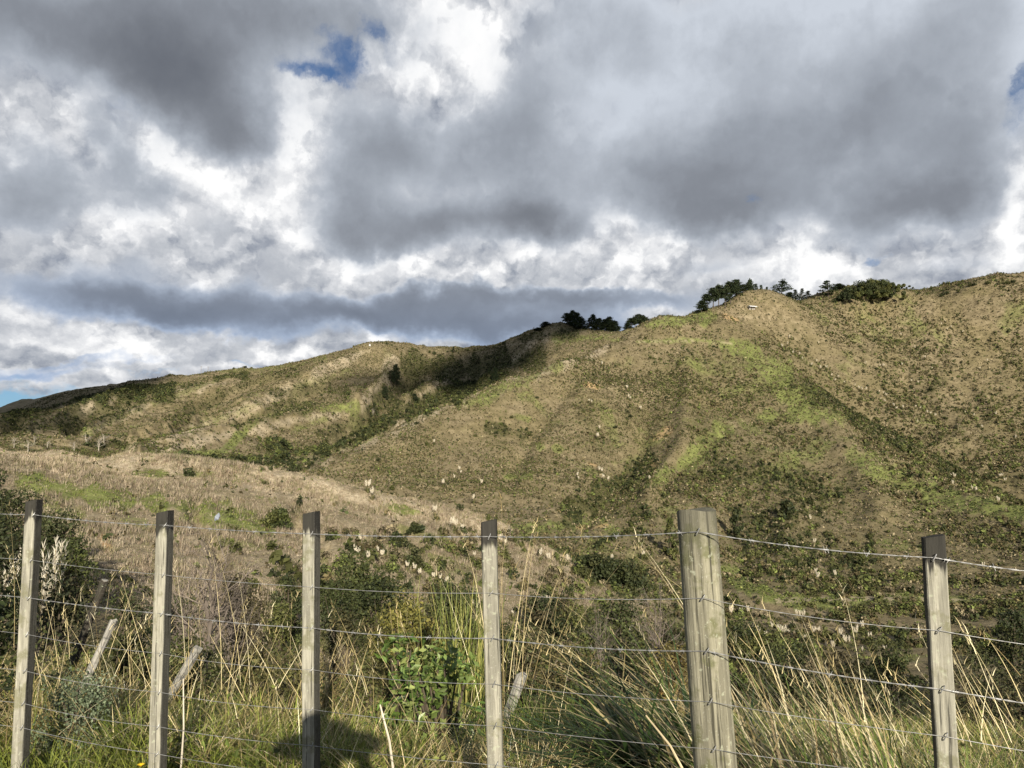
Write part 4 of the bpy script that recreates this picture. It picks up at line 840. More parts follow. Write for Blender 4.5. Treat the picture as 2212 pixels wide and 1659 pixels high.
M_BATTEN = wood('weathered_batten', (.35, .335, .27), (.022, .021, .019), (.17, .165, .10), -.105)
M_POST = wood('weathered_post', (.275, .26, .19), (.085, .082, .062), (.11, .115, .05), -.12)
M_GREYWOOD = wood('grey_driftwood', (.33, .315, .28), (.10, .09, .08), (.25, .24, .2), 99.)
m_, t_ = material('fence_wire'); p_ = t_.n('ShaderNodeBsdfPrincipled'); tc_ = t_.n('ShaderNodeNewGeometry').outputs['Position']
t_.put(p_.inputs['Base Color'], t_.ramp(t_.noise(tc_, 40, 3), [(.35, (.22, .22, .215)), (.65, (.46, .46, .45))])); p_.inputs['Metallic'].default_value = .55; p_.inputs['Roughness'].default_value = .5
t_.t.links.new(p_.outputs[0], t_.n('ShaderNodeOutputMaterial').inputs[0]); M_WIRE = m_
fence = empty('wire_fence', (0, 3.47, -1.62), 'weathered wire fence of square battens, one round post and barbed strands', 'fence')
FW = np.array([0, 3.47, -1.62])
# foot and head of each upright (2212 px columns and rows), metres north, half width, turn about its own axis
UP = [((74, 1081), (42, 1652), 4.21, .031, -2, 'batten', .9), ((357, 1105), (338, 1659), 3.98, .032, -9, 'batten', .9), ((673, 1107), (673, 1659), 3.75, .032, -14, 'batten', .75),
      ((1056, 1125), (1073, 1659), 3.48, .033, -4, 'batten', .3), ((1504, 1102), (1546, 1659), 3.03, .078, 0, 'post', 0), ((2016, 1158), (2047, 1659), 2.70, .033, -19, 'batten', .15)]
axes = []; UPS = []; UPM = []
for (tx, ty), (bx, by), Y, hw, yaw, kind, dk in UP:
    T = at(tx, ty, Y); B = at(bx, by, Y); d = (B - T) / np.linalg.norm(B - T); L = (-1.95 - T[2]) / d[2]
    axes.append((T, d, hw, math.radians(yaw), kind))
    g = Geo(); r = np.random.default_rng(int(tx))
    if kind == 'batten':
        ns = 26; zz = -np.linspace(0, 1, ns) ** 1.0 * L; ring = []
        ch = hw * .16; prof = [(-hw + ch, -hw), (hw - ch, -hw), (hw, -hw + ch), (hw, hw - ch), (hw - ch, hw), (-hw + ch, hw), (-hw, hw - ch), (-hw, -hw + ch)]
        side = [0, dk * .3, dk * 1.45, dk * 1.45, .7, .7, 1.2 if dk < .2 else .3, 1. if dk < .2 else 0]  # right faces stained; the last batten's left faces carry painted shade
        wob = np.cumsum(r.normal(size=(ns, 2)) * .0007, 0)
        V = np.array([[(px * (1 + .012 * r.normal()) + wob[k, 0], py * (1 + .012 * r.normal()) + wob[k, 1], z + (.006 * px / hw if k == 0 else 0)) for px, py in prof] for k, z in enumerate(zz)])
        n = 8
    else:
        ns, n = 34, 40; zz = -np.linspace(0, 1, ns) * L; a = np.arange(n) * 2 * np.pi / n
        rr = hw * (1 + .035 * np.sin(2 * a + 1) + .03 * (fbm(a * 3.2, a * 0, 3, 4) - .5)) - .0035 * sstep(.6, .7, fbm(a * 9, a * 0, 3, 5))
        V = np.array([[(rr[q] * (.93 + .13 * k / ns) * math.cos(a[q]), rr[q] * (.93 + .13 * k / ns) * math.sin(a[q]), z + (.007 * math.sin(a[q] * 2) if k == 0 else 0)) for q in range(n)] for k, z in enumerate(zz)])
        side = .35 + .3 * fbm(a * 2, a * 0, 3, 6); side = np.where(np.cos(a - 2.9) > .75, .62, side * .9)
    i = np.arange(ns - 1)[:, None] * n; j = np.arange(n)[None]; k2 = (j + 1) % n
    col = np.repeat(np.tile(np.asarray(side, float), ns)[:, None], 3, 1)
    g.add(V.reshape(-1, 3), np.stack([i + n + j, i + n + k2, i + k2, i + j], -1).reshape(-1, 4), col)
    g.add(V[0], np.arange(n)[None], (.2, .2, .2))
    zax = Vector(-d); xax = Vector((1, 0, 0)); xax = (xax - zax * xax.dot(zax)).normalized(); yax = zax.cross(xax)
    from mathutils import Matrix
    rot = Matrix((xax, yax, zax)).transposed().to_4x4() @ Matrix.Rotation(R(yaw), 4, 'Z')
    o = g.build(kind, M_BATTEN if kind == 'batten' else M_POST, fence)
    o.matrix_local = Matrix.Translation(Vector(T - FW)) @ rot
    o['label'] = 'thick round post, mossy and split' if kind == 'post' else 'square batten with black stained top'
    UPS.append(o); UPM.append(Matrix.Translation(Vector(T - FW)) @ rot)
    # the wires lie against the viewer's side of each upright
for o_, nm in ((-1, 'out'), (1, 'out')):
    src = UPS[0 if o_ < 0 else 5]; c = src.copy(); COL.objects.link(c); c.parent = fence
    stepv = (axes[0][0] - axes[1][0]) if o_ < 0 else np.array([.62, -.2, -.05])
    c.matrix_local = Matrix.Translation(Vector(stepv * 1.02)) @ UPM[0 if o_ < 0 else 5]
ROWS = [[185, 447, 665, 875, 1085, 1272, 1412], [246, 531, 755, 983, 1206, 1405, 1562], [295, 600, 836, 1076, 1304, 1512, 1690], [310, 634, 894, 1157, 1397, 1622, 1832], [277, 652, 952, 1238, 1507, 1745, 1960], [431, 848, 1186, 1456, 1700, 1930, 2140]]
WPTS = []
for w in range(7):
    pts = []
    for (T, d, hw, yaw, kind), (tp, bt, Y, *_), row_ in zip(axes, UP, ROWS):
        py = 1042.3 + row_[w] * .3717
        f = (py - tp[1]) / (bt[1] - tp[1]); q = at(tp[0] + (bt[0] - tp[0]) * f, py, Y)
        v = nrm(np.array([q[0], q[1], 0.])); off = hw * (1.02 if kind == 'post' else 1.12) + .003
        pts.append(q - v * off)
    a, b = pts[0], pts[1]; pts.insert(0, a + (a - b) * 1.02); pts.append(pts[-1] + np.array([.62, -.2, -.05]) * 1.02)
    WPTS.append(pts)
def wire_geo(pts, barbed, seed):
    g = Geo(); r = np.random.default_rng(seed); P = []
    for k in range(len(pts) - 1):
        a, b = np.array(pts[k]), np.array(pts[k + 1]); n = 90 if barbed else 30
        for q in range(n): t = q / n; P.append(a + (b - a) * t - np.array([0, 0, .010 * 4 * t * (1 - t) * (1 + .5 * math.sin(seed + k))]))
    P.append(np.array(pts[-1])); P = np.array(P); L = np.r_[0, np.cumsum(np.linalg.norm(np.diff(P, axis=0), axis=1))]
    if not barbed:
        tube(g, P, .0013, (.4, .4, .4), 5); return g
    T = nrm(np.gradient(P, axis=0)); S = nrm(np.cross(T, [0, 0, 1.])); U = np.cross(S, T)
    for ph in (0, np.pi):
        a = L / .045 * 2 * np.pi * .5 + ph
        tube(g, P + .0013 * (S * np.cos(a)[:, None] + U * np.sin(a)[:, None]), .0011, (.4, .4, .4), 5)
    s = .06
    while s < L[-1]:
        k = int(np.searchsorted(L, s)) ; k = min(k, len(P) - 2); p = P[k]; t = T[k]
        for q in range(2):
            a = r.random() * 6.28; dv = nrm(S[k] * math.cos(a) + U[k] * math.sin(a) + t * .45 * (1 if q else -1)); c = p + t * .005 * (q * 2 - 1)
            tube(g, [c - dv * .013, c, c + dv * .013], [.0005, .0013, .0005], (.4, .4, .4), 4)
        tube(g, [p - t * .009, p + t * .009], .0035, (.4, .4, .4), 5)
        s += .118 + .02 * r.random()
    return g
for w in range(7):
    o = wire_geo([p - FW for p in WPTS[w]], w in (0, 2), 40 + w).build('barbed_wire' if w in (0, 2) else 'wire', M_WIRE, fence, smooth=True)
    if w in (0, 2): o['label'] = 'twisted barbed strand' 
# staples: a bent wire clip over each strand on each upright
stp = Geo(); hs = [(-.006, .008, .012), (-.005, -.005, .011), (-.003, -.009, -.011), (.003, -.009, -.012), (.006, -.004, .010)]
tube(stp, np.array([(-.005, .014, -.013), (-.005, -.003, -.013), (-.003, -.006, -.006), (.003, -.006, .006), (.005, -.003, .013), (.005, .014, .013)]), .0019, (.4, .4, .4), 5)
stm = stp.mesh('staple', M_WIRE)
bpy.context.view_layer.update()
for q, up in enumerate(UPS):
    inv = up.matrix_world.inverted()
    for w in range(7):
        o = bpy.data.objects.new('staple', stm); COL.objects.link(o); o.parent = up
        p = Vector(WPTS[w][q + 1]); v = Vector((p.x, p.y, 0)).normalized()
        o.matrix_local = inv @ (Matrix.Translation(p - v * .001) @ Matrix.Rotation(math.atan2(-v.x, v.y), 4, 'Z') @ Matrix.Rotation(.35 * random.random(), 4, 'Y') @ Matrix.Scale(.95, 4))

# ------------------------------------------------------------------ rank grass on the bank
GREENS = [(.135, .165, .026), (.20, .225, .042), (.065, .095, .018)]; STRAW = [(.54, .455, .25), (.42, .34, .165), (.29, .22, .095), (.66, .59, .38)]
def spread(n, xpx0, xpx1, Y0, Y1, p=1.):
    Y = Y0 + (Y1 - Y0) * rng.random(n) ** p; px = xpx0 + (xpx1 - xpx0) * rng.random(n)
    x = (px - CX) / F * Y * 1.02
    return np.stack([x, Y, ground(x, Y) - .02], 1), px
def behind(P, gap=.12): return P[P[:, 1] > fence_y(P[:, 0]) + gap]
g = Geo()
def tussocks(P, nb, h, w, cols, pr, rad_=.07, bend=1.1, tilt=.5, seg=4, tip=1.15):
    """blades in clumps: they spring from a crown and fall outwards"""
    n = len(P); N = n * nb; a = rng.random(N) * 6.28; rr = rad_ * rng.random(N) ** .5 * np.repeat(.6 + .8 * rng.random(n), nb)
    b = np.repeat(P, nb, 0) + np.stack([np.cos(a) * rr, np.sin(a) * rr, np.full(N, -.02)], 1)
    lean = np.repeat(rng.random(n) * 6.28, nb); a2 = np.where(rng.random(N) < .35, lean + rng.normal(size=N) * .5, a + rng.normal(size=N) * .5)
    tone = np.repeat(pick(n, cols, pr), nb, 0) * (1 + .25 * rng.normal(size=(N, 1)).clip(-1.5, 2))
    mixin = rng.random(N) < .35; tone = np.where(mixin[:, None], pick(N, STRAW + GREENS[:1], [.18, .2, .15, .1, .37]), tone)
    hh = np.repeat(np.broadcast_to(h, n), nb) * (.45 + .65 * rng.random(N))
    blades(g, b, hh, w * (.7 + .7 * rng.random(N)), a2, bend * (.3 + 1.0 * rng.random(N)), tone.clip(.01, .8), seg, tilt=tilt * rng.random(N) * 1.4, tipcol=(tone * tip).clip(.01, .85), face=a2 + 1.57 + rng.normal(size=N) * .6)
P, px = spread(4100, -420, 2760, 3.0, 9.5, 1.25); P = behind(P, .3); c2n = fbm(P[:, 0] * .55 + 9, P[:, 1] * .55, 3, 133); low = .6 + .55 * fbm(P[:, 0] * .9, P[:, 1] * .9, 2, 137)
gsel = c2n + .12 * rng.normal(size=len(P)) > .42
tussocks(P[gsel], 56, .44 * low[gsel], .0075, GREENS + [(.17, .18, .05)], [.3, .3, .15, .25])
tussocks(P[~gsel], 56, .44 * low[~gsel], .0065, STRAW + [(.22, .17, .07)], [.22, .33, .2, .07, .18])
P, px = spread(2100, -420, 2760, 8., 18, 1.1); tussocks(P, 26, .42, .012, STRAW + GREENS, [.2, .25, .2, .05, .15, .1, .05])
# matted dead thatch near the ground
P, px = spread(19000, -420, 2760, 3.0, 11, 1.2); P = behind(P, .1); P[:, 2] += .16 * rng.random(len(P))
blades(g, P, .35 + .3 * rng.random(len(P)), .0055, rng.random(len(P)) * 6.28, .9 * rng.random(len(P)), pick(len(P), STRAW[1:], [.35, .5, .15]) * .75, 3, tilt=.7 + .9 * rng.random(len(P)), face=rng.random(len(P)) * 6.28)
# a little fresh green right at the foot of the fence
P, px = spread(9000, -100, 1500, 3.0, 4.6); d_ = P[:, 1] - fence_y(P[:, 0]); P = P[(d_ > -.5) & (d_ < .7)]
blades(g, P, .14 + .14 * rng.random(len(P)), .008, rng.random(len(P)) * 6.28, .3 + .9 * rng.random(len(P)), pick(len(P), GREENS, [.4, .45, .15]), 3, face=rng.random(len(P)) * 6.28)
tag(g.build('grass', M_GRASS), 'tangled green and straw grass growing on the bank behind the fence', 'grass', kind='stuff')
g = Geo()
P, px = spread(900, -150, 2360, 3.6, 9., 1.1); P = behind(P, .35); n = len(P); nl = 34
wsz = .12 + .22 * rng.random(n); q = np.repeat(P, nl, 0) + rng.normal(size=(n * nl, 3)) * np.repeat(wsz, nl)[:, None] * [.5, .5, .35] + [0, 0, .12]; q[:, 2] = np.maximum(q[:, 2], np.repeat(P[:, 2], nl) + .02)
leaves(g, q, (.022 + .03 * rng.random(n * nl)), np.repeat(pick(n, [(.09, .12, .028), (.14, .16, .04), (.06, .08, .02), (.17, .15, .06)], [.35, .3, .2, .15]), nl, 0) * (1 + .25 * rng.normal(size=(n * nl, 1)).clip(-1.5, 2)), rng.normal(size=(n * nl, 3)) + [0, -.5, .6], .6)
tag(g.build('ground_cover', M_LEAF), 'low leafy weeds and creepers matted through the grass behind the fence', 'weeds', kind='stuff')
# tall dead flowering stalks
g = Geo()
def stalks(P, h, ang, tilt, bend, w=.003, cols=STRAW, head=True, pr=(.4, .3, .1, .2)):
    n = len(P); tone = pick(n, cols, pr)
    tip = blades(g, P, h, w, ang, bend, tone, 6, tilt=tilt, tipcol=tone * 1.05, face=np.zeros(n))
    if head:
        for q in range(4):
            b = tip - np.stack([np.cos(ang) * np.sin(tilt), np.sin(ang) * np.sin(tilt), np.cos(tilt)], 1) * (.03 * q)
            blades(g, b, .035 + .03 * rng.random(n), .0045, rng.random(n) * 6.28, .3, tone * 1.0, 2, tilt=.35, face=rng.random(n) * 6.28)
P, px = spread(110, -60, 2300, 4.3, 8); P = behind(P, .3); n = len(P)
stalks(P, .5 + .55 * rng.random(n) ** 1.5, rng.random(n) * 6.28, .05 + .45 * rng.random(n), .1 + .5 * rng.random(n))
P, px = spread(60, 120, 960, 4.6, 7.); n = len(P)
stalks(P, .75 + .4 * rng.random(n), rng.random(n) * 6.28, .05 + .5 * rng.random(n), .1 + .35 * rng.random(n))
P, px = spread(12, 1060, 1180, 4.6, 6.); n = len(P)
stalks(P, 1.25 + .5 * rng.random(n), rng.random(n) * 6.28, .03 + .3 * rng.random(n), .05 + .25 * rng.random(n))
def aim(bx, by, tx, ty, Y, Yt=None, w=.0036, head=True, bend=None):
    """one stalk from a foot to a tip seen at those columns and rows"""
    a = at(bx, by, Y); b = at(tx, ty, Yt or Y); v = b - a; L = np.linalg.norm(v)
    stalks(a[None], np.array([L]), np.array([math.atan2(v[1], v[0])]), np.array([math.acos(v[2] / L)]), np.array([.22 * rng.random() if bend is None else bend]), w, head=head)
for s_ in [(1128, 1480, 1130, 1125, 5.), (1135, 1480, 1212, 1125, 5.2), (1118, 1450, 1160, 1190, 5.4), (1098, 1490, 1138, 1128, 4.9), (1150, 1470, 1226, 1160, 5.3), (1090, 1450, 975, 1180, 5.4), (1052, 1440, 1040, 1150, 5.6), (1290, 1660, 1075, 1490, 4.2), (1640, 1420, 1345, 1110, 4.2), (1460, 1530, 1050, 1290, 4.4), (1490, 1540, 1140, 1195, 4.3),
           (1480, 1480, 1130, 1330, 4.4), (1570, 1480, 1410, 1140, 4.2), (1565, 1480, 1405, 1145, 4.6), (1690, 1500, 1600, 1260, 4.1), (1868, 1560, 1852, 1265, 3.9), (1760, 1500, 1655, 1300, 4.2), (1830, 1560, 1742, 1345, 4.), (2150, 1620, 2050, 1360, 3.6), (2190, 1560, 2090, 1345, 3.7), (2210, 1520, 2140, 1345, 3.8), (2120, 1600, 2120, 1440, 3.6), (2205, 1460, 2110, 1340, 3.7), (1930, 1560, 1880, 1390, 3.8),
           (30, 1400, 42, 1090, 5.2), (90, 1480, 36, 1180, 5.4), (130, 1480, 110, 1260, 5.2), (330, 1480, 260, 1235, 5.4), (205, 1500, 238, 1235, 5.4), (210, 1490, 285, 1260, 5.5), (478, 1500, 485, 1170, 5.2), (520, 1480, 505, 1180, 5.4), (540, 1480, 530, 1235, 5.6), (400, 1440, 395, 1215, 5.6), (150, 1420, 148, 1300, 5.6)]:
    aim(*s_)
for k in range(26):
    x0 = 1420 + 160 * rng.random(); aim(x0, 1560 + 60 * rng.random(), x0 - 120 - 300 * rng.random(), 1290 + 220 * rng.random(), 4. + .7 * rng.random(), w=.004)
for k in range(40):
    x0 = 1620 + 560 * rng.random(); aim(x0 + 40, 1580 + 60 * rng.random(), x0 - 20 - 90 * rng.random(), 1330 + 190 * rng.random(), 3.4 + .8 * rng.random(), w=.003)
for k in range(46):
    x0 = 180 + 760 * rng.random(); aim(x0, 1480 + 60 * rng.random(), x0 - 120 + 240 * rng.random(), 1290 + 160 * rng.random(), 5. + .8 * rng.random(), w=.004)
tag(g.build('grass_stalks', M_GRASS), 'tall dead straw coloured grass stalks rising among the fence wires', 'grass', kind='stuff')

# ------------------------------------------------------------------ plants behind the fence
def clump(name, P, n, h, w, bend, cols, pr, label, cat, tilt=.4, rad_=.1, heading=None, hs=.5, seg=6, extra=None):
    g = Geo(); a = rng.random(n) * 6.28 if heading is None else heading + rng.normal(size=n) * hs
    b = np.c_[rng.normal(size=(n, 2)) * rad_, np.zeros(n) - .05]
    tone = pick(n, cols, pr)
    blades(g, b, h * (.55 + .5 * rng.random(n)), w * (.7 + .5 * rng.random(n)), a, bend * (.4 + .9 * rng.random(n)), tone, seg, tilt=tilt * rng.random(n) * 1.6, tipcol=tone * 1.15)
    o = g.build(name, M_GRASS, loc=P); return tag(o, label, cat)
clump('sedge_clump', stand(1440, 4.05), 620, 1.2, .024, 1.05, [(.026, .05, .014), (.045, .08, .02), (.085, .12, .03), (.40, .32, .16)], [.32, .34, .22, .12], 'dark green strap leaved sedge clump arching left of the round post', 'sedge', .75, .14, math.pi + .1, 1.1)
clump('sedge_clump', stand(1310, 4.5), 380, .85, .017, 1.0, [(.04, .065, .018), (.075, .10, .03), (.3, .24, .11)], [.4, .4, .2], 'smaller green sedge clump between the fourth batten and the round post', 'sedge', .7, .14, math.pi, 1.3)
clump('straw_clump', stand(1720, 3.62), 950, 1.1, .0115, .65, [(.50, .44, .28), (.38, .31, .17), (.24, .18, .09), (.09, .135, .035), (.14, .19, .05)], [.3, .2, .12, .22, .16], 'pale dead grass clump leaning left just right of the round post', 'grass clump', 1.05, .24, math.pi - .3, .7)
clump('straw_clump', stand(1890, 3.55), 850, .95, .010, .65, [(.50, .44, .28), (.38, .31, .17), (.26, .2, .1), (.10, .14, .035), (.15, .2, .05)], [.25, .2, .15, .22, .18], 'pale dead grass clump in front of the last batten', 'grass clump', 1.05, .24, math.pi - .35, .75)
clump('straw_clump', stand(2140, 3.5), 900, .6, .008, .7, [(.42, .35, .2), (.3, .24, .12), (.12, .16, .04)], [.3, .25, .45], 'green and straw grass clump right of the last batten', 'grass clump', .7, .26)
clump('grass_clump', stand(1170, 5.2), 800, .62, .007, .5, [(.13, .18, .03), (.17, .21, .045), (.09, .13, .025)], [.4, .35, .25], 'fresh green fine leaved grass clump right of the fourth batten', 'grass clump', .3, .14)
clump('reed_clump', stand(995, 6.6), 210, 1.35, .016, .25, [(.19, .21, .055), (.27, .26, .08), (.13, .16, .04)], [.45, .3, .25], 'upright yellow green reedy clump left of the fourth batten', 'reeds', .14, .14)
clump('tussock', stand(700, 6.2), 420, .95, .008, 1.1, [(.36, .28, .13), (.25, .19, .08), (.17, .17, .05)], [.4, .3, .3], 'golden arching tussock behind the third batten', 'tussock', .5, .12)
clump('tussock', stand(250, 5.2), 420, .65, .008, 1.1, [(.3, .25, .11), (.2, .19, .06), (.13, .15, .04)], [.35, .3, .35], 'arching green and straw tussock above the grey leaved shrub', 'tussock', .5, .14)
clump('tussock', stand(580, 5.0), 520, .62, .008, 1.1, [(.36, .29, .13), (.24, .2, .08), (.13, .15, .04)], [.4, .3, .3], 'straw tussock between second and third battens', 'tussock', .5, .16)
def near_shrub(name, P, W, H, cols, leaf, nleaf, nlobe, seed, label, cat='shrub', aspect=.55, D=None, mat=None):
    e = empty(name, P, label, cat); g, s = leafy_geo(seed, W, H, nlobe, nleaf, leaf, cols, D or W * .8, aspect=aspect)
    g.build('foliage', mat or M_LEAF, e); s.build('stem', M_BARK, e); return e
M_GLOSS = foliage_mat('glossy_leaf', .2, .38, .35, .15, 3.)
near_shrub('broadleaf_shrub', stand(960, 5.0), .66, .80, [(.075, .125, .03), (.105, .16, .038), (.15, .205, .055), (.21, .25, .08)], .062, 1500, 46, 51, 'glossy broad leaved green shrub left of the fourth batten foot', aspect=.48, mat=M_GLOSS)
near_shrub('broadleaf_shrub', stand(880, 5.2), .40, .86, [(.055, .095, .02), (.09, .145, .03)], .07, 420, 20, 52, 'upright glossy green shoots at the left of the broad leaved shrub', aspect=.48, mat=M_GLOSS)
near_shrub('olive_shrub', stand(875, 6.6), .60, 1.15, [(.15, .14, .035), (.21, .19, .05), (.09, .09, .028)], .034, 5200, 40, 53, 'yellow olive small leaved shrub between the third and fourth battens')
near_shrub('olive_shrub', stand(925, 7.0), .55, .95, [(.15, .12, .04), (.10, .085, .03), (.2, .17, .05)], .034, 3200, 26, 54, 'bronze small leaved shrub behind the upright reeds')
near_shrub('grey_leaf_shrub', stand(212, 4.75), .42, .52, [(.15, .185, .11), (.20, .235, .15), (.10, .13, .07)], .02, 5200, 46, 55, 'low grey green small leaved shrub between first and second battens')
near_shrub('russet_shrub', stand(1435, 8.2), .55, .95, [(.16, .105, .035), (.11, .085, .03), (.18, .15, .05)], .035, 2600, 26, 56, 'russet small leaved shrub just left of the round post')
near_shrub('manuka_shrub', stand(545, 8.6), .6, 1.5, [(.05, .05, .022), (.075, .065, .03), (.04, .045, .02)], .035, 3400, 34, 57, 'dark bronze manuka shrub behind the dead twiggy shrub')
near_shrub('manuka_shrub', stand(760, 7.6), .7, 1.0, [(.06, .06, .024), (.085, .075, .03)], .035, 2600, 28, 58, 'brown green manuka shrub right of the third batten')
near_shrub('bramble', stand(590, 6.4), .8, .7, [(.08, .095, .03), (.12, .11, .04), (.07, .06, .03)], .04, 1900, 26, 59, 'leafy bramble tangle left of the third batten')
near_shrub('bramble', stand(1250, 7.0), .9, .75, [(.07, .085, .028), (.11, .09, .035)], .04, 2000, 28, 60, 'low bramble tangle right of the fourth batten')
near_shrub('bramble', stand(20, 5.6), .9, .95, [(.03, .042, .015), (.05, .06, .02)], .05, 1500, 26, 61, 'dark leafy tangle behind the first batten')
DEAD1 = bare_geo(801, 1., .62, (.165, .138, .115), 5, 14, .010)
for px_, yt_, Y_, w_, lab in [(470, 1112, 7.3, 1.0, 'tall dead twiggy shrub standing between second and third battens'), (425, 1200, 7.6, .8, 'lower dead twiggy shrub against the left of the tallest one'), (520, 1230, 7.9, .7, 'small dead twiggy shrub right of the tallest one'), (1405, 1238, 8.6, .6, 'grey dead twiggy shrub left of the round post'), (1290, 1290, 9.0, .6, 'fallen grey twigs between fourth batten and round post'), (110, 1290, 6.6, .8, 'dark dead twigs behind the first batten')]:
    P = stand(px_, Y_); H = at(px_, yt_, Y_)[2] - P[2]; q = put('dead_shrub', DEAD1, P, (H * w_, H * w_, H * .98), lab, 'dead shrub')
# near pampas at the left edge and old leaning posts
for k, (px_, yt_, Y_, s_, lab) in enumerate([(30, 1185, 21, .9, 'pampas with fluffy plumes at the left edge beside the first batten'), (152, 1165, 24, .8, 'pampas with upright plumes right of the first batten'), (108, 1175, 23, .7, 'smaller plumed pampas just right of the first batten'), (125, 1225, 18, .6, 'lower plumed pampas under the wires right of the first batten')]):
    r = np.random.default_rng(340 + k); gl, ps = pampas_geo(r, 90, 6, .03, .42)
    P = stand(px_, Y_); H = at(px_, yt_, Y_)[2] - P[2]; e = empty('pampas_clump', P, lab, 'pampas', 'near pampas by the first batten'); e.scale = (H / 2.3 * s_,) * 2 + (H / 2.1,)
    gl.build('foliage', M_GRASS, e)
    for p in ps: p.build('plume', M_PLUME, e)
def old_post(px0, py0, px1, py1, Y, hw, label, mat, pale=None, name='old_post'):
    a, b = at(px0, py0, Y), at(px1, py1, Y); d = b - a; a = a - d * 3.2; L = np.linalg.norm(b - a); g = Geo(); r = np.random.default_rng(px0)
    n = 7; ns = 9; an = np.arange(n) * 2 * np.pi / n
    V = np.array([[(hw * (.8 + .35 * r.random()) * math.cos(q), hw * (.8 + .35 * r.random()) * math.sin(q), -L * k / (ns - 1) + (r.normal() * .25 * hw if k == 0 else 0)) for q in an] for k in range(ns)])
    i = np.arange(ns - 1)[:, None] * n; j = np.arange(n)[None]; k2 = (j + 1) % n
    g.add(V.reshape(-1, 3), np.stack([i + n + j, i + n + k2, i + k2, i + j], -1).reshape(-1, 4), (.3, .3, .3)); g.add(V[0], np.arange(n)[None], (.2, .2, .2))
    o = g.build(name, mat); z = Vector(nrm(b - a)); o.matrix_world = Matrix.Translation(Vector(b)) @ z.to_track_quat('Z', 'Y').to_matrix().to_4x4()
    tag(o, label, 'old post'); return o
M_DARKWOOD = wood('dark_wood', (.06, .052, .042), (.03, .03, .03), (.05, .05, .035), 99.)
o = old_post(195, 1335, 226, 1255, 7.2, .036, 'dark leaning old post with a pale cut top between first and second battens', M_DARKWOOD)
g = Geo(); tube(g, [(0, 0, .002), (0, 0, .012)], .03, (.1, .1, .1), 7); g.build('cut_top', M_GREYWOOD, o)
old_post(216, 1405, 246, 1340, 5.9, .028, 'pale grey leaning post stub between first and second battens', M_GREYWOOD)
old_post(402, 1445, 428, 1400, 5.9, .034, 'pale split stump leaning right of the second batten', M_GREYWOOD)
old_post(1112, 1500, 1128, 1458, 5.4, .04, 'grey broken stump right of the fourth batten', M_GREYWOOD)
def stick(px0, py0, px1, py1, Y, r_, label, col=(.5, .45, .36)):
    g = Geo(); a, b = at(px0, py0, Y), at(px1, py1, Y); m = (a + b) / 2 + [.01, 0, .01]; o_ = np.array(a)
    tube(g, np.array([a, m, b]) - o_, [r_, r_ * .85, r_ * .6], col, 6); tag(g.build('stick', M_BARK, loc=o_), label, 'stick')
stick(853, 1690, 821, 1522, 3.9, .0065, 'pale dead stick leaning left between third and fourth battens')
stick(389, 1690, 396, 1466, 4.2, .0052, 'thin pale upright stick right of the second batten')
stick(2010 - 520, 1690, 1395, 1545, 2.95, .005, 'pale straw stick crossing the foot of the round post', (.52, .43, .27))
# scrap caught on the dead twigs, and one yellow flower
P = at(470, 1116, 7.3); g = Geo(); r = np.random.default_rng(3); r5 = np.random.default_rng(5); tube(g, [(-.02, .004, -.03), (-.006, 0, -.012), (.004, .008, .006), (.012, 0, .03)], [.008, .026, .019, .003], (.42, .46, .53), 6); g.v[0] += (r5.normal(size=g.v[0].shape) * .004).astype(np.float32)
tag(g.build('scrap', M_PLUME, loc=P), 'pale bluish scrap caught on the top of the dead twiggy shrub', 'scrap')
P = at(304, 1655, 3.95); e = empty('flower', P - [0, 0, .2], 'single yellow flower at the bottom edge left of the second batten', 'flower')
g = Geo(); tube(g, [(0, 0, 0), (.005, 0, .1), (0, 0, .2)], .002, (.1, .15, .04), 4); g.build('stem', M_GRASS, e)
g = Geo(); a_ = np.arange(22) * .2856; blades(g, np.tile([0, 0, .2], (22, 1)), .022, .008, a_, .3, (.8, .55, .02), 2, tilt=.9); g.build('petals', M_GRASS, e)

near_shrub('dark_shrub', stand(-20, 8.), 1.1, 1.7, [(.022, .03, .012), (.035, .04, .016), (.05, .048, .02)], .06, 2400, 30, 62, 'dark shrub filling the left edge behind the first batten')
near_shrub('dark_shrub', stand(150, 9.5), 1.0, 1.25, [(.025, .032, .013), (.045, .045, .02)], .06, 1800, 26, 63, 'dark shrub behind the dark leaning old post')
near_shrub('bramble', stand(1120, 7.5), 1.0, .95, [(.06, .07, .025), (.10, .085, .035), (.04, .045, .018)], .045, 2200, 28, 64, 'leafy tangle behind the grey broken stump')
near_shrub('bramble', stand(1340, 10.), 1.5, 1.3, [(.05, .06, .02), (.09, .095, .03), (.035, .04, .016)], .06, 2600, 30, 65, 'green scrubby tangle beneath the fallen grey twigs')
near_shrub('bramble', stand(425, 6.3), .7, .62, [(.07, .085, .026), (.10, .10, .034), (.05, .055, .02)], .036, 2000, 26, 66, 'low olive tangle behind the pale split stump')
near_shrub('bramble', stand(655, 5.9), .6, .62, [(.065, .075, .024), (.11, .105, .038)], .034, 1700, 24, 67, 'leafy tangle standing directly behind the third batten')
near_shrub('bramble', stand(290, 6.6), .7, .7, [(.05, .06, .02), (.08, .08, .028)], .04, 1800, 24, 68, 'dark olive tangle left of the second batten')
near_shrub('bramble', stand(800, 6.1), .7, .6, [(.09, .10, .03), (.13, .12, .045)], .034, 1900, 26, 69, 'pale olive tangle left of the glossy broad leaved shrub')
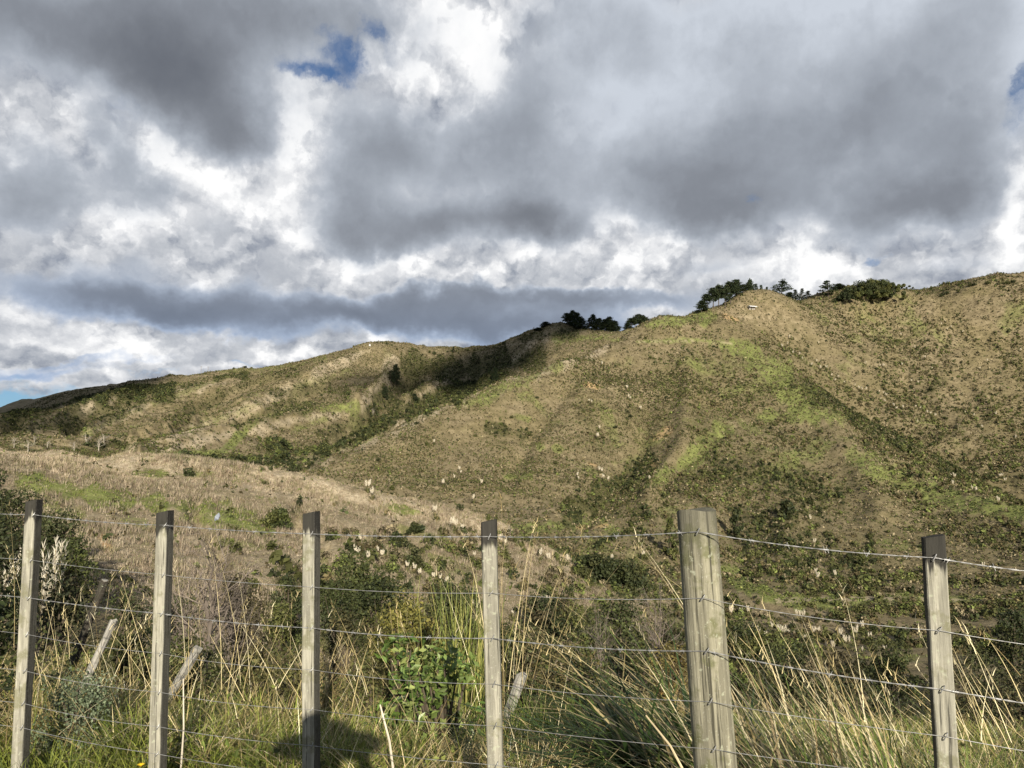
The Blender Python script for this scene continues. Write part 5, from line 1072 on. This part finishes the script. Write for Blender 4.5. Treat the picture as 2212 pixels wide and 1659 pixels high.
# ------------------------------------------------------------------ the photographer, whose shadow falls on the grass
def person():
    e = empty('person', (-.05, -.52, -1.64), 'person in dark jacket and brimmed hat standing at the roadside holding a phone up', 'person')
    J = [(0, 0, .95), (0, 0, 1.12), (0, .01, 1.30), (0, .01, 1.45), (0, .02, 1.53), (0, .03, 1.62), (0, .035, 1.72),       # pelvis .. crown
         (-.19, 0, 1.40), (-.27, .12, 1.20), (-.12, .36, 1.44), (-.075, .43, 1.52), (.19, 0, 1.40), (.27, .12, 1.20), (.12, .36, 1.44), (.075, .43, 1.52),
         (-.10, 0, .90), (-.12, .01, .50), (-.13, -.03, .09), (-.14, .13, .04), (.10, 0, .90), (.12, .01, .50), (.13, -.03, .09), (.14, .13, .04)]
    E = [(0, 1), (1, 2), (2, 3), (3, 4), (4, 5), (5, 6), (3, 7), (7, 8), (8, 9), (9, 10), (3, 11), (11, 12), (12, 13), (13, 14), (0, 15), (15, 16), (16, 17), (17, 18), (0, 19), (19, 20), (20, 21), (21, 22)]
    rad_ = [.15, .145, .155, .10, .058, .085, .06, .075, .055, .038, .03, .075, .055, .038, .03, .10, .068, .048, .04, .10, .068, .048, .04]
    me = bpy.data.meshes.new('body'); me.from_pydata(J, E, []); o = bpy.data.objects.new('body', me); COL.objects.link(o); o.parent = e
    md = o.modifiers.new('skin', 'SKIN'); md.use_smooth_shade = True; o.modifiers.new('sub', 'SUBSURF').render_levels = 2
    for v, r_ in zip(me.skin_vertices[0].data, rad_): v.radius = (r_, r_ * (.8 if r_ > .14 else 1))
    me.skin_vertices[0].data[0].use_root = True
    me.materials.append(plain_mat('dark_clothes', (.05, .055, .07), .8))
    for s in (-1, 1):
        for k in range(5):
            q = [(s * .07, .43, 1.50 + .022 * k), (s * .088, .455, 1.505 + .024 * k), (s * .07, .478 if k < 4 else .46, 1.51 + .022 * k)]
            g = Geo(); tube(g, q, [.009, .009, .007], (.5, .36, .28), 7); g.build('finger', plain_mat('skin', (.5, .35, .27), .5), e, smooth=True)
    g = Geo(); r = np.random.default_rng(9); u = nrm(r.normal(size=(500, 3))); u[:, 2] = np.abs(u[:, 2]) - .25; leaves(g, np.array([0, .015, 1.68]) + u * [.095, .105, .11], .05, (.05, .035, .025), u, r=r); g.build('hair', M_BARK, e)
    g = Geo(); a_ = np.arange(20) * .31416
    rings = [(.25, 1.655), (.245, 1.668), (.125, 1.68), (.112, 1.74), (.08, 1.775), (.0, 1.78)]
    V = np.array([[(r_ * math.cos(q), .03 + r_ * math.sin(q), z) for q in a_] for r_, z in rings]); i = np.arange(5)[:, None] * 20; j = np.arange(20)[None]
    g.add(V.reshape(-1, 3), np.stack([i + j, i + (j + 1) % 20, i + 20 + (j + 1) % 20, i + 20 + j], -1).reshape(-1, 4), (.1, .09, .07)); g.build('hat', plain_mat('felt', (.12, .10, .075), .9), e)
    e.scale = (1.2, 1.0, 1.09)
    # phone held in both hands just behind the view point
    ph = empty('phone', (0, -.045, 0), 'dark phone held up in both hands', 'phone'); g = Geo(); box(g, (0, 0, -.02), (.15, .008, .075)); g.build('case', plain_mat('phone_black', (.02, .02, .022), .3), ph)
    g = Geo(); box(g, (0, -.0052, -.02), (.142, .002, .068)); g.build('screen', plain_mat('phone_glass', (.03, .03, .035), .1), ph)
person()
# ------------------------------------------------------------------ clouds behind the viewer whose shadows lie on the far range
def cloud(target, dist, rx, ry, rz, label, seed):
    c = np.array(target) + TO_SUN * dist; r = np.random.default_rng(seed); import bmesh
    bm = bmesh.new()
    for k in range(16):
        p = r.normal(size=3) * [.42 * rx, .42 * ry, .35 * rz]; s = (.35 + .3 * r.random())
        q = bmesh.ops.create_icosphere(bm, subdivisions=3, radius=1)['verts']
        for v in q: v.co = Vector((p[0] + v.co.x * rx * s, p[1] + v.co.y * ry * s, p[2] + v.co.z * rz * s)) * (1 + .05 * math.sin(v.co.x * 9 + k) * math.cos(v.co.y * 7))
    me = bpy.data.meshes.new('cloud'); bm.to_mesh(me); bm.free(); me.materials.append(M_CLOUD)
    for p in me.polygons: p.use_smooth = True
    o = bpy.data.objects.new('cloud', me); COL.objects.link(o); o.location = [float(v) for v in c]
    tag(o, label, 'cloud', kind='structure'); return o
M_CLOUD, t_ = material('cloud_vapour'); d_ = t_.n('ShaderNodeBsdfDiffuse'); t_.put(d_.inputs[0], (.85, .86, .88)); tr_ = t_.n('ShaderNodeBsdfTransparent'); mx_ = t_.n('ShaderNodeMixShader'); mx_.inputs[0].default_value = .42
t_.t.links.new(tr_.outputs[0], mx_.inputs[1]); t_.t.links.new(d_.outputs[0], mx_.inputs[2]); t_.t.links.new(mx_.outputs[0], t_.n('ShaderNodeOutputMaterial').inputs[0])
cloud(at(1030, 795, 830), 4200, 72, 190, 36, 'grey cloud behind the viewer shading the hollow below the pine hump', 1)
cloud(at(1215, 722, 850), 4200, 50, 110, 20, 'small grey cloud behind the viewer shading the pine hump', 2)
cloud(at(75, 882, 800), 4200, 135, 330, 46, 'grey cloud behind the viewer shading the left end of the far range', 3)
